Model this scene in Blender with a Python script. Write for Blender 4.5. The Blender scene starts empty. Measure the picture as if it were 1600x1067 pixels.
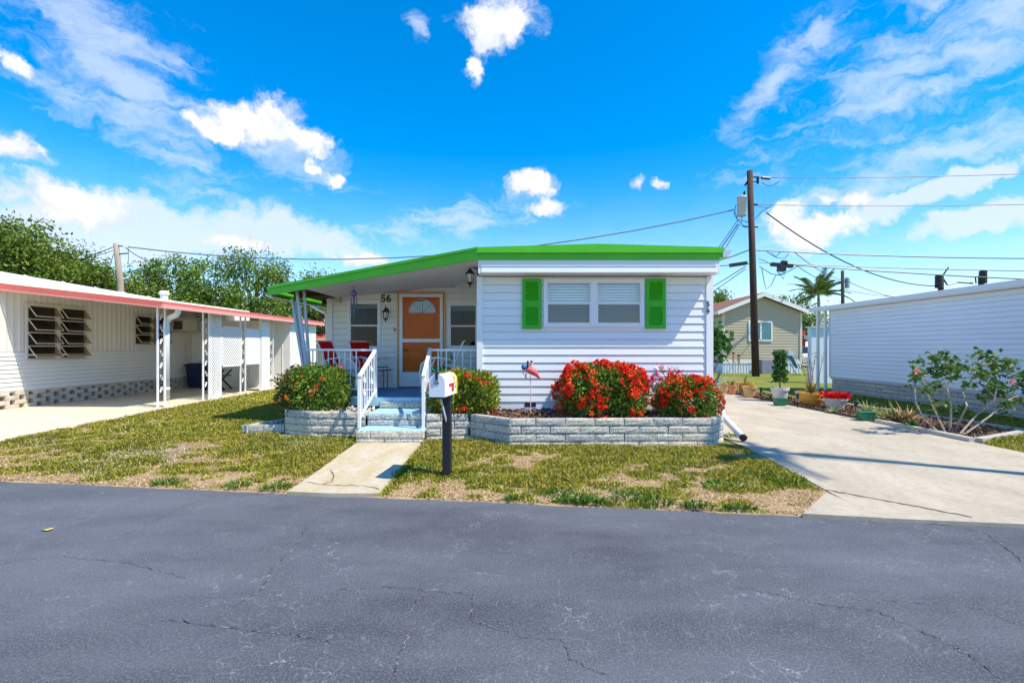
import bpy, math, random
import numpy as np
from mathutils import Vector, Matrix
random.seed(7); RNG = np.random.default_rng(11)
R = math.radians
S = bpy.context.scene
COL = S.collection
# ------------------------------------------------------------------ camera
CH = 1.45; FPX = 760.0; CX = 815.0; HY = 543.0
cd = bpy.data.cameras.new('camera'); cam = bpy.data.objects.new('camera', cd); COL.objects.link(cam)
cd.sensor_width = 36; cd.lens = 36*FPX/1600; cd.clip_end = 2000; cd.clip_start = 0.05
cd.shift_x = -(CX-800)/1600; cd.shift_y = (HY-533.5)/1600
cam.location = (0, 0, CH); cam.rotation_euler = (R(90), 0, 0); S.camera = cam
def wx(px, Y): return (px-CX)/FPX*Y
def wz(py, Y): return CH+(HY-py)/FPX*Y
# ------------------------------------------------------------------ sun and exposure
LD = Vector((-0.60, 0.27, -1.0)).normalized()
sl = bpy.data.lights.new('sun', 'SUN'); sl.energy = 5.0; sl.angle = R(0.55); sl.color = (1.0, 0.92, 0.77)
so = bpy.data.objects.new('sun', sl); COL.objects.link(so); so.rotation_euler = LD.to_track_quat('-Z', 'Y').to_euler(); so.location = (20, -12, 30)
S.view_settings.view_transform = 'Standard'; S.view_settings.look = 'None'; S.view_settings.exposure = 0.42; S.view_settings.gamma = 1
# ------------------------------------------------------------------ world: blue sky with broken cloud
W = bpy.data.worlds.new('World'); S.world = W; W.use_nodes = True
wt = W.node_tree; wt.nodes.clear(); wn = wt.nodes; wl = wt.links
def wm(op, a, b=None, c=None, clamp=False):
    n = wn.new('ShaderNodeMath'); n.operation = op; n.use_clamp = clamp
    for i, v in enumerate((a, b, c)):
        if v is None: continue
        if isinstance(v, (int, float)): n.inputs[i].default_value = v
        else: wl.new(v, n.inputs[i])
    return n.outputs[0]
def wdot(v, vec):
    n = wn.new('ShaderNodeVectorMath'); n.operation = 'DOT_PRODUCT'; wl.new(v, n.inputs[0]); n.inputs[1].default_value = vec
    return n.outputs['Value']
sky = wn.new('ShaderNodeTexSky'); sky.sky_type = 'NISHITA'; sky.sun_disc = False
sky.sun_elevation = math.asin(-LD.z); sky.sun_rotation = math.atan2(-LD.x, -LD.y)
sky.air_density = 1.0; sky.dust_density = 0.25; sky.ozone_density = 3.0; sky.altitude = 0
hs = wn.new('ShaderNodeHueSaturation'); hs.inputs['Hue'].default_value = .5; hs.inputs['Saturation'].default_value = 1.5; hs.inputs['Value'].default_value = 1.55
wl.new(sky.outputs[0], hs.inputs['Color'])
tc = wn.new('ShaderNodeTexCoord'); D0 = tc.outputs['Generated']
wp = wn.new('ShaderNodeTexNoise'); wp.inputs['Scale'].default_value = 16; wp.inputs['Detail'].default_value = 6; wp.inputs['Roughness'].default_value = .6; wl.new(D0, wp.inputs['Vector'])
wv1 = wn.new('ShaderNodeVectorMath'); wv1.operation = 'SUBTRACT'; wl.new(wp.outputs['Color'], wv1.inputs[0]); wv1.inputs[1].default_value = (.5,.5,.5)
wv2 = wn.new('ShaderNodeVectorMath'); wv2.operation = 'SCALE'; wl.new(wv1.outputs[0], wv2.inputs[0]); wv2.inputs['Scale'].default_value = .075
wv3 = wn.new('ShaderNodeVectorMath'); wl.new(D0, wv3.inputs[0]); wl.new(wv2.outputs[0], wv3.inputs[1]); D = wv3.outputs[0]
def wnoise(scale, detail, rough=.55, dist=0, stretch=None):
    n = wn.new('ShaderNodeTexNoise'); n.inputs['Scale'].default_value = scale; n.inputs['Detail'].default_value = detail
    n.inputs['Roughness'].default_value = rough; n.inputs['Distortion'].default_value = dist
    if stretch:
        mp = wn.new('ShaderNodeMapping'); mp.inputs['Rotation'].default_value = stretch[0]; mp.inputs['Scale'].default_value = stretch[1]
        wl.new(D, mp.inputs['Vector']); wl.new(mp.outputs[0], n.inputs['Vector'])
    else: wl.new(D, n.inputs['Vector'])
    return n.outputs['Fac']
def blob(px, py, a, b, rot=0):
    c = Vector(((px-CX)/FPX, 1, (HY-py)/FPX)); L = c.length; c.normalize()
    e = Vector((c.y, -c.x, 0)).normalized(); u = e.cross(c).normalized()
    cr, sr = math.cos(R(rot)), math.sin(R(rot)); e2 = e*cr+u*sr; u2 = u*cr-e*sr
    a, b = a/FPX/L, b/FPX/L
    k1, k2 = e2.dot(c), u2.dot(c)
    x = wm('MULTIPLY', wm('SUBTRACT', wdot(D, e2), k1), 1/a); y = wm('MULTIPLY', wm('SUBTRACT', wdot(D, u2), k2), 1/b)
    q = wm('ADD', wm('MULTIPLY', x, x), wm('MULTIPLY', y, y))
    back = wm('MULTIPLY', wm('LESS_THAN', wdot(D, c), 0.0), 50.0)
    return wm('SUBTRACT', 1.0, wm('SQRT', wm('ADD', q, back)))
def union(lst):
    f = lst[0]
    for g in lst[1:]: f = wm('SMOOTH_MAX', f, g, 0.25)
    return f
cum = union([blob(*b) for b in [(425,205,105,30,-8),(425,180,50,32,0),(350,205,60,18,0),(785,35,78,42,0),(760,62,40,26,0),(741,108,12,34,0),
    (835,292,44,26,0),(852,328,40,16,0),(20,228,44,30,0),(489,261,19,13,0),(523,276,18,11,0),(1000,286,20,14,0),(1034,291,15,11,0),
    (1272,362,70,30,0),(1216,345,34,26,20),(1340,308,46,17,0),(1288,313,18,10,0),(24,102,34,15,-15),(385,380,70,20,0),(570,408,60,17,0),(105,318,95,44,-8)]])
bank = union([blob(*b) for b in [(210,350,250,62,-6),(420,365,190,48,0),(120,370,200,70,0),(1560,335,150,30,4),(1450,300,150,22,12)]])
cir = union([blob(*b) for b in [(215,150,240,110,-38),(130,60,150,80,-30),(420,235,180,40,-12),(1205,125,120,40,52),(1290,40,60,30,30),(1450,110,330,120,18),(655,42,22,24,-30),(1420,260,330,70,15),(700,350,200,40,10)]])
n1 = wnoise(17, 10, .6, .2); n2 = wnoise(46, 8, .62)
n3 = wnoise(11, 8, .62, .4, ((0, R(25), R(10)), (1.0, 1.0, 3.2)))
nn = wm('ADD', wm('MULTIPLY', wm('SUBTRACT', n1, .5), 2.6), wm('MULTIPLY', wm('SUBTRACT', n2, .5), 1.1))
def sstep(v, a, b):
    m = wn.new('ShaderNodeMapRange'); m.interpolation_type = 'SMOOTHSTEP'; wl.new(v, m.inputs['Value'])
    m.inputs['From Min'].default_value = a; m.inputs['From Max'].default_value = b; return m.outputs[0]
dc = sstep(wm('ADD', wm('MULTIPLY', cum, 1.75), nn), -.08, 1.05)
db = wm('MULTIPLY', sstep(wm('ADD', wm('MULTIPLY', bank, 1.7), wm('MULTIPLY', nn, .8)), .0, .9), .85)
dci = wm('MULTIPLY', sstep(wm('ADD', wm('MULTIPLY', cir, .9), wm('MULTIPLY', wm('SUBTRACT', n3, .5), 2.6)), .0, 1.1), .62)
# thin general veil low in the sky
sz = wn.new('ShaderNodeSeparateXYZ'); wl.new(D, sz.inputs[0])
veil = wm('MULTIPLY', sstep(sz.outputs['Z'], .34, -.02), wm('ADD', .16, wm('MULTIPLY', n3, .62)))
thin = wm('MAXIMUM', wm('MAXIMUM', dci, veil), db)
cc = wn.new('ShaderNodeMixRGB'); cc.inputs[1].default_value = (4.3, 4.8, 5.7, 1); cc.inputs[2].default_value = (6.3, 6.3, 6.3, 1)
wl.new(sstep(wm('ADD', n1, wm('MULTIPLY', dc, .22)), .45, .85), cc.inputs[0])
mx1 = wn.new('ShaderNodeMixRGB'); wl.new(thin, mx1.inputs[0]); wl.new(hs.outputs[0], mx1.inputs[1]); mx1.inputs[2].default_value = (4.9, 5.5, 6.5, 1)
mx2 = wn.new('ShaderNodeMixRGB'); wl.new(dc, mx2.inputs[0]); wl.new(mx1.outputs[0], mx2.inputs[1]); wl.new(cc.outputs[0], mx2.inputs[2])
bg = wn.new('ShaderNodeBackground'); bg.inputs['Strength'].default_value = 0.13; wl.new(mx2.outputs[0], bg.inputs['Color'])
wo = wn.new('ShaderNodeOutputWorld'); wl.new(bg.outputs[0], wo.inputs['Surface'])

# ------------------------------------------------------------------ noise
_PT = RNG.random((256, 256))
def vnoise(x, y):
    x = np.asarray(x, float); y = np.asarray(y, float)
    xi = np.floor(x).astype(int); yi = np.floor(y).astype(int); fx = x-xi; fy = y-yi
    fx = fx*fx*(3-2*fx); fy = fy*fy*(3-2*fy)
    g = lambda a, b: _PT[a % 256, b % 256]
    return (g(xi,yi)*(1-fx)+g(xi+1,yi)*fx)*(1-fy)+(g(xi,yi+1)*(1-fx)+g(xi+1,yi+1)*fx)*fy
def fbm(x, y, o=4):
    s = 0; a = .5; t = 0
    for i in range(o): s = s+a*vnoise(x*2**i+17*i, y*2**i+5*i); t += a; a *= .5
    return s/t
# ------------------------------------------------------------------ materials
MATS = {}
def M(name, col, rough=.6, var=0.0, vs=6.0, bump=0.0, bs=60.0, spec=.4, metal=0.0, col2=None, coords='Object', stretch=None, attr=False, trans=0.0, det=6):
    if name in MATS: return MATS[name]
    m = bpy.data.materials.new(name); m.use_nodes = True; t = m.node_tree; n = t.nodes; l = t.links
    p = n['Principled BSDF']; p.inputs['Base Color'].default_value = (*col, 1); p.inputs['Roughness'].default_value = rough
    p.inputs['Specular IOR Level'].default_value = spec; p.inputs['Metallic'].default_value = metal
    src = None
    if attr:
        a = n.new('ShaderNodeVertexColor'); a.layer_name = 'Col'; src = a.outputs['Color']
    g = n.new('ShaderNodeTexCoord') if coords == 'Object' else n.new('ShaderNodeNewGeometry')
    vec = g.outputs['Object'] if coords == 'Object' else g.outputs['Position']
    if stretch:
        mp = n.new('ShaderNodeMapping'); mp.inputs['Scale'].default_value = stretch; l.new(vec, mp.inputs[0]); vec = mp.outputs[0]
    if var or col2:
        nz = n.new('ShaderNodeTexNoise'); nz.inputs['Scale'].default_value = vs; nz.inputs['Detail'].default_value = det; nz.inputs['Roughness'].default_value = .62
        l.new(vec, nz.inputs['Vector'])
        rm = n.new('ShaderNodeMapRange'); rm.inputs['From Min'].default_value = .3; rm.inputs['From Max'].default_value = .7; l.new(nz.outputs['Fac'], rm.inputs['Value'])
        mx = n.new('ShaderNodeMixRGB'); l.new(rm.outputs[0], mx.inputs[0])
        c2 = col2 if col2 else tuple(c*(1-var) for c in col); c1 = col if col2 else tuple(min(1, c*(1+var)) for c in col)
        mx.inputs[1].default_value = (*c1, 1); mx.inputs[2].default_value = (*c2, 1)
        if src is not None:
            mm = n.new('ShaderNodeMixRGB'); mm.blend_type = 'MULTIPLY'; mm.inputs[0].default_value = 1; l.new(src, mm.inputs[1]); l.new(mx.outputs[0], mm.inputs[2]); src = mm.outputs[0]
        else: src = mx.outputs[0]
    if src is not None: l.new(src, p.inputs['Base Color'])
    if bump:
        bz = n.new('ShaderNodeTexNoise'); bz.inputs['Scale'].default_value = bs; bz.inputs['Detail'].default_value = 5; l.new(vec, bz.inputs['Vector'])
        b = n.new('ShaderNodeBump'); b.inputs['Strength'].default_value = bump; b.inputs['Distance'].default_value = .01; l.new(bz.outputs['Fac'], b.inputs['Height']); l.new(b.outputs[0], p.inputs['Normal'])
    if trans:
        tr = n.new('ShaderNodeBsdfTranslucent'); ms = n.new('ShaderNodeMixShader'); ms.inputs[0].default_value = trans
        if src is not None: l.new(src, tr.inputs['Color'])
        else: tr.inputs['Color'].default_value = (*col, 1)
        o = n['Material Output']; l.new(p.outputs[0], ms.inputs[1]); l.new(tr.outputs[0], ms.inputs[2]); l.new(ms.outputs[0], o.inputs['Surface'])
    MATS[name] = m; return m
def glass(name, tint=(.9, .93, .95), refl=.18, rough=.02):
    if name in MATS: return MATS[name]
    m = bpy.data.materials.new(name); m.use_nodes = True; t = m.node_tree; n = t.nodes; l = t.links; n.remove(n['Principled BSDF'])
    a = n.new('ShaderNodeBsdfTransparent'); a.inputs[0].default_value = (*tint, 1); g = n.new('ShaderNodeBsdfGlossy'); g.inputs['Roughness'].default_value = rough
    lw = n.new('ShaderNodeLayerWeight'); lw.inputs[0].default_value = .5; pw_ = n.new('ShaderNodeMath'); pw_.operation = 'POWER'; l.new(lw.outputs['Facing'], pw_.inputs[0]); pw_.inputs[1].default_value = 5.0; ml_ = n.new('ShaderNodeMath'); ml_.operation = 'MULTIPLY'; l.new(pw_.outputs[0], ml_.inputs[0]); ml_.inputs[1].default_value = .6; ad = n.new('ShaderNodeMath'); ad.operation = 'ADD'; ad.use_clamp = True; ad.inputs[1].default_value = refl
    l.new(ml_.outputs[0], ad.inputs[0]); x = n.new('ShaderNodeMixShader'); l.new(ad.outputs[0], x.inputs[0]); l.new(a.outputs[0], x.inputs[1]); l.new(g.outputs[0], x.inputs[2])
    l.new(x.outputs[0], n['Material Output'].inputs['Surface']); MATS[name] = m; return m
white = M('white_paint', (.80,.80,.79), .45, .03, 3, .05, 30)
siding = M('white_siding', (.80,.80,.79), .5, .05, 1.1, .05, 9, coords='World', stretch=(.5,1,2.2))
cream = M('cream_siding', (.70,.66,.56), .5, .05, 2)
green = M('green_paint', (.085,.50,.008), .35, .09, 2.5, .06, 12)
shutg = M('shutter_green', (.04,.42,.006), .4, .05, 4)
dark = M('dark_metal', (.012,.012,.014), .4)
iron = M('black_iron', (.02,.02,.022), .45)
grey = M('grey_metal', (.48,.55,.62), .45, .1, 5)
block = M('split_block', (.52,.485,.42), .95, .5, 38, 1.0, 80, coords='World')
blockr = M('split_block_buff', (.58,.525,.43), .95, .48, 38, 1.0, 80, coords='World')
blockg = M('split_block_grey', (.44,.43,.40), .95, .5, 38, 1.0, 80, coords='World')
mortar = M('joint', (.075,.07,.06), .95, .2, 30)
conc = None
bluep = M('blue_paint', (.06,.25,.46), .5, .12, 8, .1, 60)
bluel = M('light_blue_paint', (.36,.58,.70), .55, .14, 14, .1, 60)
orange = M('orange_paint', (.66,.125,.004), .5, .08, 3, spec=.2)
trim_o = M('peach_trim', (.72,.36,.13), .45)
redf = M('salmon_fascia', (.62,.14,.105), .5, .1, 3)
leafm = M('leaf', (1,1,1), .55, attr=True, trans=.28, spec=.3)
petal = M('petal', (1,1,1), .6, attr=True, trans=.25, spec=.2)
bark = M('bark', (.20,.15,.11), .9, .3, 12, .6, 30)
brown = M('brown_wood', (.07,.035,.02), .8, .3, 8, .3, 40)
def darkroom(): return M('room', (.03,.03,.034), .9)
# ------------------------------------------------------------------ mesh builder
ORG = {}
class MB:
    def __init__(s): s.v = []; s.f = []; s.c = None
    def add(s, vs, fs):
        k = len(s.v); s.v += [tuple(p) for p in vs]; s.f += [tuple(i+k for i in f) for f in fs]; return s
    def box(s, x0, x1, y0, y1, z0, z1):
        return s.add([(x0,y0,z0),(x1,y0,z0),(x1,y1,z0),(x0,y1,z0),(x0,y0,z1),(x1,y0,z1),(x1,y1,z1),(x0,y1,z1)],
                     [(0,3,2,1),(4,5,6,7),(0,1,5,4),(1,2,6,5),(2,3,7,6),(3,0,4,7)])
    def bar(s, a, b, w, h=None, up=(0,0,1)):
        a = Vector(a); b = Vector(b); h = h or w; d = (b-a).normalized(); u = Vector(up)
        if abs(d.dot(u)) > .98: u = Vector((0,1,0))
        x = d.cross(u).normalized(); u = x.cross(d).normalized(); x = x*w/2; u = u*h/2
        return s.add([a-x-u,a+x-u,a+x+u,a-x+u,b-x-u,b+x-u,b+x+u,b-x+u], [(0,3,2,1),(4,5,6,7),(0,1,5,4),(1,2,6,5),(2,3,7,6),(3,0,4,7)])
    def tube(s, pts, r, n=6, close=True):
        pts = [Vector(p) for p in pts]; rs = r if isinstance(r, (list, tuple)) else [r]*len(pts); k = len(s.v); pv = None
        for i, p in enumerate(pts):
            d = (pts[min(i+1, len(pts)-1)]-pts[max(i-1, 0)]).normalized()
            if pv is None:
                u = Vector((0,0,1)) if abs(d.z) < .9 else Vector((1,0,0)); x = d.cross(u).normalized()
            else: x = (pv-d*pv.dot(d)).normalized()
            pv = x; y = d.cross(x)
            for j in range(n):
                a = 2*math.pi*j/n; s.v.append(tuple(p+(x*math.cos(a)+y*math.sin(a))*rs[i]))
        for i in range(len(pts)-1):
            for j in range(n):
                j2 = (j+1) % n; s.f.append((k+i*n+j, k+i*n+j2, k+(i+1)*n+j2, k+(i+1)*n+j))
        if close: s.f.append(tuple(k+j for j in range(n))[::-1]); s.f.append(tuple(k+(len(pts)-1)*n+j for j in range(n)))
        return s
    def lathe(s, prof, c=(0,0,0), n=20, sx=1, sy=1):
        k = len(s.v)
        for r, z in prof:
            for j in range(n):
                a = 2*math.pi*j/n; s.v.append((c[0]+r*math.cos(a)*sx, c[1]+r*math.sin(a)*sy, c[2]+z))
        for i in range(len(prof)-1):
            for j in range(n):
                j2 = (j+1) % n; s.f.append((k+i*n+j, k+i*n+j2, k+(i+1)*n+j2, k+(i+1)*n+j))
        s.f.append(tuple(k+j for j in range(n))[::-1]); s.f.append(tuple(k+(len(prof)-1)*n+j for j in range(n))); return s
    def prism(s, poly, a0, a1, axis='z'):
        f = {'z': lambda p,a: (p[0],p[1],a), 'y': lambda p,a: (p[0],a,p[1]), 'x': lambda p,a: (a,p[0],p[1])}[axis]; n = len(poly)
        return s.add([f(p,a0) for p in poly]+[f(p,a1) for p in poly], [tuple(range(n))[::-1], tuple(range(n, 2*n))]+[(i,(i+1)%n,n+(i+1)%n,n+i) for i in range(n)])
    def mesh(s, name, off=(0,0,0)):
        me = bpy.data.meshes.new(name); me.from_pydata([(v[0]-off[0],v[1]-off[1],v[2]-off[2]) for v in s.v], [], s.f)
        me.validate(); return me
    def build(s, name, mat, parent=None, smooth=False, fixn=True):
        off = ORG.get(parent.name, (0,0,0)) if parent else (0,0,0)
        me = s.mesh(name, off)
        if fixn:
            import bmesh
            b = bmesh.new(); b.from_mesh(me); bmesh.ops.recalc_face_normals(b, faces=b.faces); b.to_mesh(me); b.free()
        if smooth: me.shade_smooth()
        me.materials.append(mat); return link(name, me, parent)
def link(name, me, parent=None, loc=None):
    o = bpy.data.objects.new(name, me); COL.objects.link(o)
    off = ORG.get(parent.name, (0,0,0)) if parent else (0,0,0)
    if parent: o.parent = parent; ORG[o.name] = off
    if loc is not None: o.location = (loc[0]-off[0], loc[1]-off[1], loc[2]-off[2])
    return o
def tag(o, label=None, cat=None, group=None, kind=None):
    if label: o['label'] = label
    if cat: o['category'] = cat
    if group: o['group'] = group
    if kind: o['kind'] = kind
    return o
def thing(name, label, cat, loc, group=None):
    o = bpy.data.objects.new(name, None); o.empty_display_size = .2; COL.objects.link(o); o.location = loc; ORG[o.name] = tuple(loc)
    return tag(o, label, cat, group)
def npmesh(name, V, F, cols, mat, parent=None, kind=None, smooth=False):
    """V (n,3), F (m,k) int, cols (n,3)"""
    off = np.array(ORG.get(parent.name, (0,0,0))) if parent else np.zeros(3)
    V = V-off; me = bpy.data.meshes.new(name); m, k = F.shape
    me.vertices.add(len(V)); me.vertices.foreach_set('co', V.astype(np.float32).ravel())
    me.loops.add(m*k); me.loops.foreach_set('vertex_index', F.astype(np.int32).ravel())
    me.polygons.add(m); me.polygons.foreach_set('loop_start', (np.arange(m)*k).astype(np.int32)); me.polygons.foreach_set('loop_total', np.full(m, k, np.int32))
    if cols is not None:
        a = me.color_attributes.new('Col', 'FLOAT_COLOR', 'POINT'); a.data.foreach_set('color', np.c_[cols, np.ones(len(V))].astype(np.float32).ravel())
    me.update(calc_edges=True); me.validate()
    if smooth: me.shade_smooth()
    me.materials.append(mat); o = link(name, me, parent)
    if kind: o['kind'] = kind
    return o
def text_mesh(txt, size, depth, mat, parent, pos, rotz=0, name='house_number'):
    c = bpy.data.curves.new('t', 'FONT'); c.body = txt; c.size = size; c.extrude = depth; c.align_x = 'CENTER'; c.align_y = 'CENTER'; c.resolution_u = 4; c.offset = size*.012
    to = bpy.data.objects.new('t', c); COL.objects.link(to); bpy.context.view_layer.update()
    me = bpy.data.meshes.new_from_object(to.evaluated_get(bpy.context.evaluated_depsgraph_get())); bpy.data.objects.remove(to)
    me.transform(Matrix.Rotation(rotz, 4, 'Z') @ Matrix.Rotation(R(90), 4, 'X')); me.materials.clear(); me.materials.append(mat)
    return link(name, me, parent, pos)
def unit(v): return v/np.maximum(np.linalg.norm(v, axis=1, keepdims=True), 1e-9)
def leaves(P, N, size, aspect, cols, droop=.0, fold=.25):
    """diamond leaves, each 4 vertices: base, left, tip, right. N = direction the leaf points."""
    n = len(P); d = unit(N); r = unit(RNG.normal(size=(n,3))); s = unit(np.cross(d, r)); up = np.cross(s, d)
    L = size[:,None]; w = L*aspect
    a = P; b = P+d*L*.5+s*w*.5+up*w*fold; c = P+d*L-np.array([0,0,1.])*L*droop; e = P+d*L*.5-s*w*.5+up*w*fold
    V = np.stack([a,b,c,e], 1).reshape(-1,3); F = np.arange(n*4).reshape(n,4)
    return V, F, np.repeat(cols, 4, 0)
# ------------------------------------------------------------------ ground
def yr(x): return 4.53-.136*x
def gz(x, y):
    t = np.clip((y-yr(x))/2.2, 0, 1); return .015+.085*t*t*(3-2*t)
def gzf(x, y): return float(gz(np.array(x), np.array(y)))
def greenness(x, y):
    d = y-yr(x)
    g = .45+1.5*(fbm(x*1.1+3, y*1.5+9, 4)-.5)+1.5*(fbm(x*4.5+40, y*6, 3)-.5)
    g = np.where((y > 10) | (np.abs(x) > 10), g+.35, g)+.05+.10*np.clip((d-1.0)/1.2, -1, 1.4)-.30*np.exp(-(d/.30)**2)
    g = g+.14*np.exp(-((x-1.2)/1.6)**2-((d-.75)/.5)**2)
    return np.clip(g, 0, 1)
def lawncol(x, y):
    g = greenness(x, y); t = np.clip((g-.30)/.3, 0, 1)[:,None]; v = (.8+.4*fbm(x*9, y*9, 3))[:,None]
    dry = np.array([.43,.30,.175]); gr = np.array([.20,.22,.04]); return (dry*(1-t)+gr*t)*v
ax = np.concatenate([[-400,-200,-100,-60,-40,-30,-22,-16,-12],np.arange(-9,-8,.25),np.arange(-8,4,.07),np.arange(4,10,.2),[11,12,14,18,24,30,40,60,100,200,400]])
ay = np.concatenate([[-60,-20,-5,0,2,3],np.arange(3.5,9.5,.07),np.arange(9.6,20,.3),[22,24,27,30,36,44,60,100,200,400,900]])
GX, GY = np.meshgrid(ax, ay); gx = GX.ravel(); gy = GY.ravel(); zz = gz(gx, gy)
inl = (gx > -8) & (gx < 9) & (gy < 10)
zz = zz+np.where(inl & (gy > yr(gx)+.05), .018*(fbm(gx*3, gy*3, 3)-.5), 0); zz = np.minimum(zz, np.maximum((gy-yr(gx)+.02+.05*(fbm(gx*5, gy*0+3, 3)-.5))*.45, -.06))
nx = len(ax); ny = len(ay); idx = np.arange(nx*ny).reshape(ny, nx)
F = np.stack([idx[:-1,:-1],idx[:-1,1:],idx[1:,1:],idx[1:,:-1]], -1).reshape(-1,4)
tag(npmesh('ground', np.c_[gx,gy,zz], F, lawncol(gx,gy), M('soil_turf', (1,1,1), .95, .18, 45, .7, 90, attr=True, spec=.1), None, 'structure', True))
# road
def road_mat():
    m = M('asphalt', (.060,.064,.080), .82, .0, 1, 0, spec=.35); n = m.node_tree.nodes; l = m.node_tree.links; p = n['Principled BSDF']
    g = n.new('ShaderNodeNewGeometry'); P = g.outputs['Position']
    def nz(s, d, r=.6, st=None):
        x = n.new('ShaderNodeTexNoise'); x.inputs['Scale'].default_value = s; x.inputs['Detail'].default_value = d; x.inputs['Roughness'].default_value = r
        if st:
            mp = n.new('ShaderNodeMapping'); mp.inputs['Scale'].default_value = st; mp.inputs['Rotation'].default_value = (0,0,R(8)); l.new(P, mp.inputs[0]); l.new(mp.outputs[0], x.inputs['Vector'])
        else: l.new(P, x.inputs['Vector'])
        return x.outputs['Fac']
    def mr(v, a, b, c=0, d=1):
        x = n.new('ShaderNodeMapRange'); l.new(v, x.inputs['Value'])
        for k, q in zip(('From Min','From Max','To Min','To Max'), (a,b,c,d)): x.inputs[k].default_value = q
        return x.outputs[0]
    def mth(o, a, b):
        x = n.new('ShaderNodeMath'); x.operation = o
        for i, v in enumerate((a,b)):
            if isinstance(v, (int,float)): x.inputs[i].default_value = v
            else: l.new(v, x.inputs[i])
        return x.outputs[0]
    def mix(f, a, b):
        x = n.new('ShaderNodeMixRGB'); l.new(f, x.inputs[0])
        for i, v in ((1,a),(2,b)):
            if isinstance(v, tuple): x.inputs[i].default_value = (*v, 1)
            else: l.new(v, x.inputs[i])
        return x.outputs[0]
    def vor(s, dist):
        w = n.new('ShaderNodeTexNoise'); w.inputs['Scale'].default_value = 7; w.inputs['Detail'].default_value = 5; l.new(P, w.inputs['Vector'])
        q = n.new('ShaderNodeVectorMath'); q.operation = 'SCALE'; l.new(w.outputs['Color'], q.inputs[0]); q.inputs['Scale'].default_value = dist
        ad = n.new('ShaderNodeVectorMath'); l.new(P, ad.inputs[0]); l.new(q.outputs[0], ad.inputs[1])
        v = n.new('ShaderNodeTexVoronoi'); v.feature = 'DISTANCE_TO_EDGE'; v.inputs['Scale'].default_value = s; l.new(ad.outputs[0], v.inputs['Vector']); return v.outputs['Distance']
    base = mix(mr(nz(.5, 6, .62, (.6,1.7,1)), .36, .62), (.036,.040,.050), (.104,.111,.127))
    base = mix(mr(nz(2.2, 6, .7), .45, .75, 0, .5), base, (.112,.118,.134))
    base = mix(mr(nz(75, 4, .8), .48, .68, 0, .75), base, (.20,.205,.235)); base = mix(mr(nz(90, 3, .8), .48, .30, 0, .6), base, (.025,.028,.040)); sp = mr(nz(260, 2, .8), .56, .72, 0, .6); base = mix(sp, base, (.27,.275,.30))
    sd = mr(nz(170, 2, .8), .30, .42, .5, 0); base = mix(sd, base, (.022,.024,.034))
    fine = mth('MULTIPLY', mr(vor(3.6, .35), .0, .009, 1, 0), mr(nz(1.1, 4), .44, .60)); fine2 = mth('MULTIPLY', mr(vor(9, .2), .0, .018, 1, 0), mr(nz(1.7, 4, .6), .52, .64))
    base = mix(mth('MULTIPLY', mth('MAXIMUM', fine, mth('MULTIPLY', fine2, .6)), mr(nz(24, 3, .7), .38, .6, .2, 1.0)), base, (.36,.365,.385))
    l.new(base, p.inputs['Base Color']); l.new(mr(nz(3, 4), .3, .7, .65, .9), p.inputs['Roughness'])
    b = n.new('ShaderNodeBump'); b.inputs['Strength'].default_value = .55; b.inputs['Distance'].default_value = .006; l.new(nz(150, 4, .7), b.inputs['Height']); l.new(b.outputs[0], p.inputs['Normal'])
    return m
xs = np.concatenate([[-120,-60,-30,-20,-14],np.arange(-10,12,.12),[14,20,30,60,120]])
wob = .035*(fbm(xs*1.7, xs*0+3, 4)-.5)*2+.02*(fbm(xs*9, xs*0+8, 2)-.5)
rm_ = MB(); rv = [(x, -6.0-.136*x, 0) for x in xs]+[(x, yr(x)+.12, 0.0) for x, w in zip(xs, wob)]; n_ = len(xs)
rm_.add(rv, [(i,i+1,n_+i+1,n_+i) for i in range(n_-1)])
road = tag(rm_.build('road', road_mat(), None, fixn=False), kind='structure')
crkd = M('crack_dark', (.028,.026,.026), .95, .4, 20); crkl = M('crack_light', (.22,.22,.225), .95, .5, 30)
def crack(px, w):
    pts = []
    for (a, b) in zip(px[:-1], px[1:]):
        for k in range(16):
            t = k/16; x = a[0]+(b[0]-a[0])*t+random.gauss(0, 1.8); y = a[1]+(b[1]-a[1])*t+random.gauss(0, 1.1)
            Y = FPX*CH/(y-HY); pts.append(Vector((wx(x, Y), Y, 0)))
    for (mt, ww, z) in ((crkl, w*1.0, .003), (crkd, w*.34, .0055)):
        m = MB(); v = []; f = []
        for i, p in enumerate(pts):
            d = (pts[min(i+1,len(pts)-1)]-pts[max(i-1,0)]).normalized(); s = Vector((-d.y,d.x,0))*ww*(.15+random.random()**1.5*.9)*.5
            if mt is crkl and random.random() < .3: s *= .15
            v += [p+s+Vector((0,0,z)), p-s+Vector((0,0,z))]
        for i in range(len(pts)-1): f.append((2*i,2*i+1,2*i+3,2*i+2))
        m.add(v, f); m.build('crack', mt, road, fixn=False)
for px, w in [([(480,820),(470,845),(425,890),(410,920),(330,970)],.013),([(250,968),(390,985),(440,990),(520,1002)],.010),([(530,920),(630,918),(740,930),(735,968),(800,990)],.011),
              ([(660,925),(635,965)],.010),([(648,972),(625,1020),(612,1067)],.014),([(1150,917),(1230,932),(1290,945),(1370,955),(1440,985),(1510,1020),(1565,1062)],.012),
              ([(1330,935),(1390,938),(1520,948),(1590,975)],.009),([(1425,812),(1540,832),(1600,880)],.016),([(338,772),(290,790),(175,845)],.010),([(800,995),(880,1000),(892,1030),(960,1060)],.009),
              ([(0,880),(90,868),(200,880),(300,905)],.008)]: crack(px, w)
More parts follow.
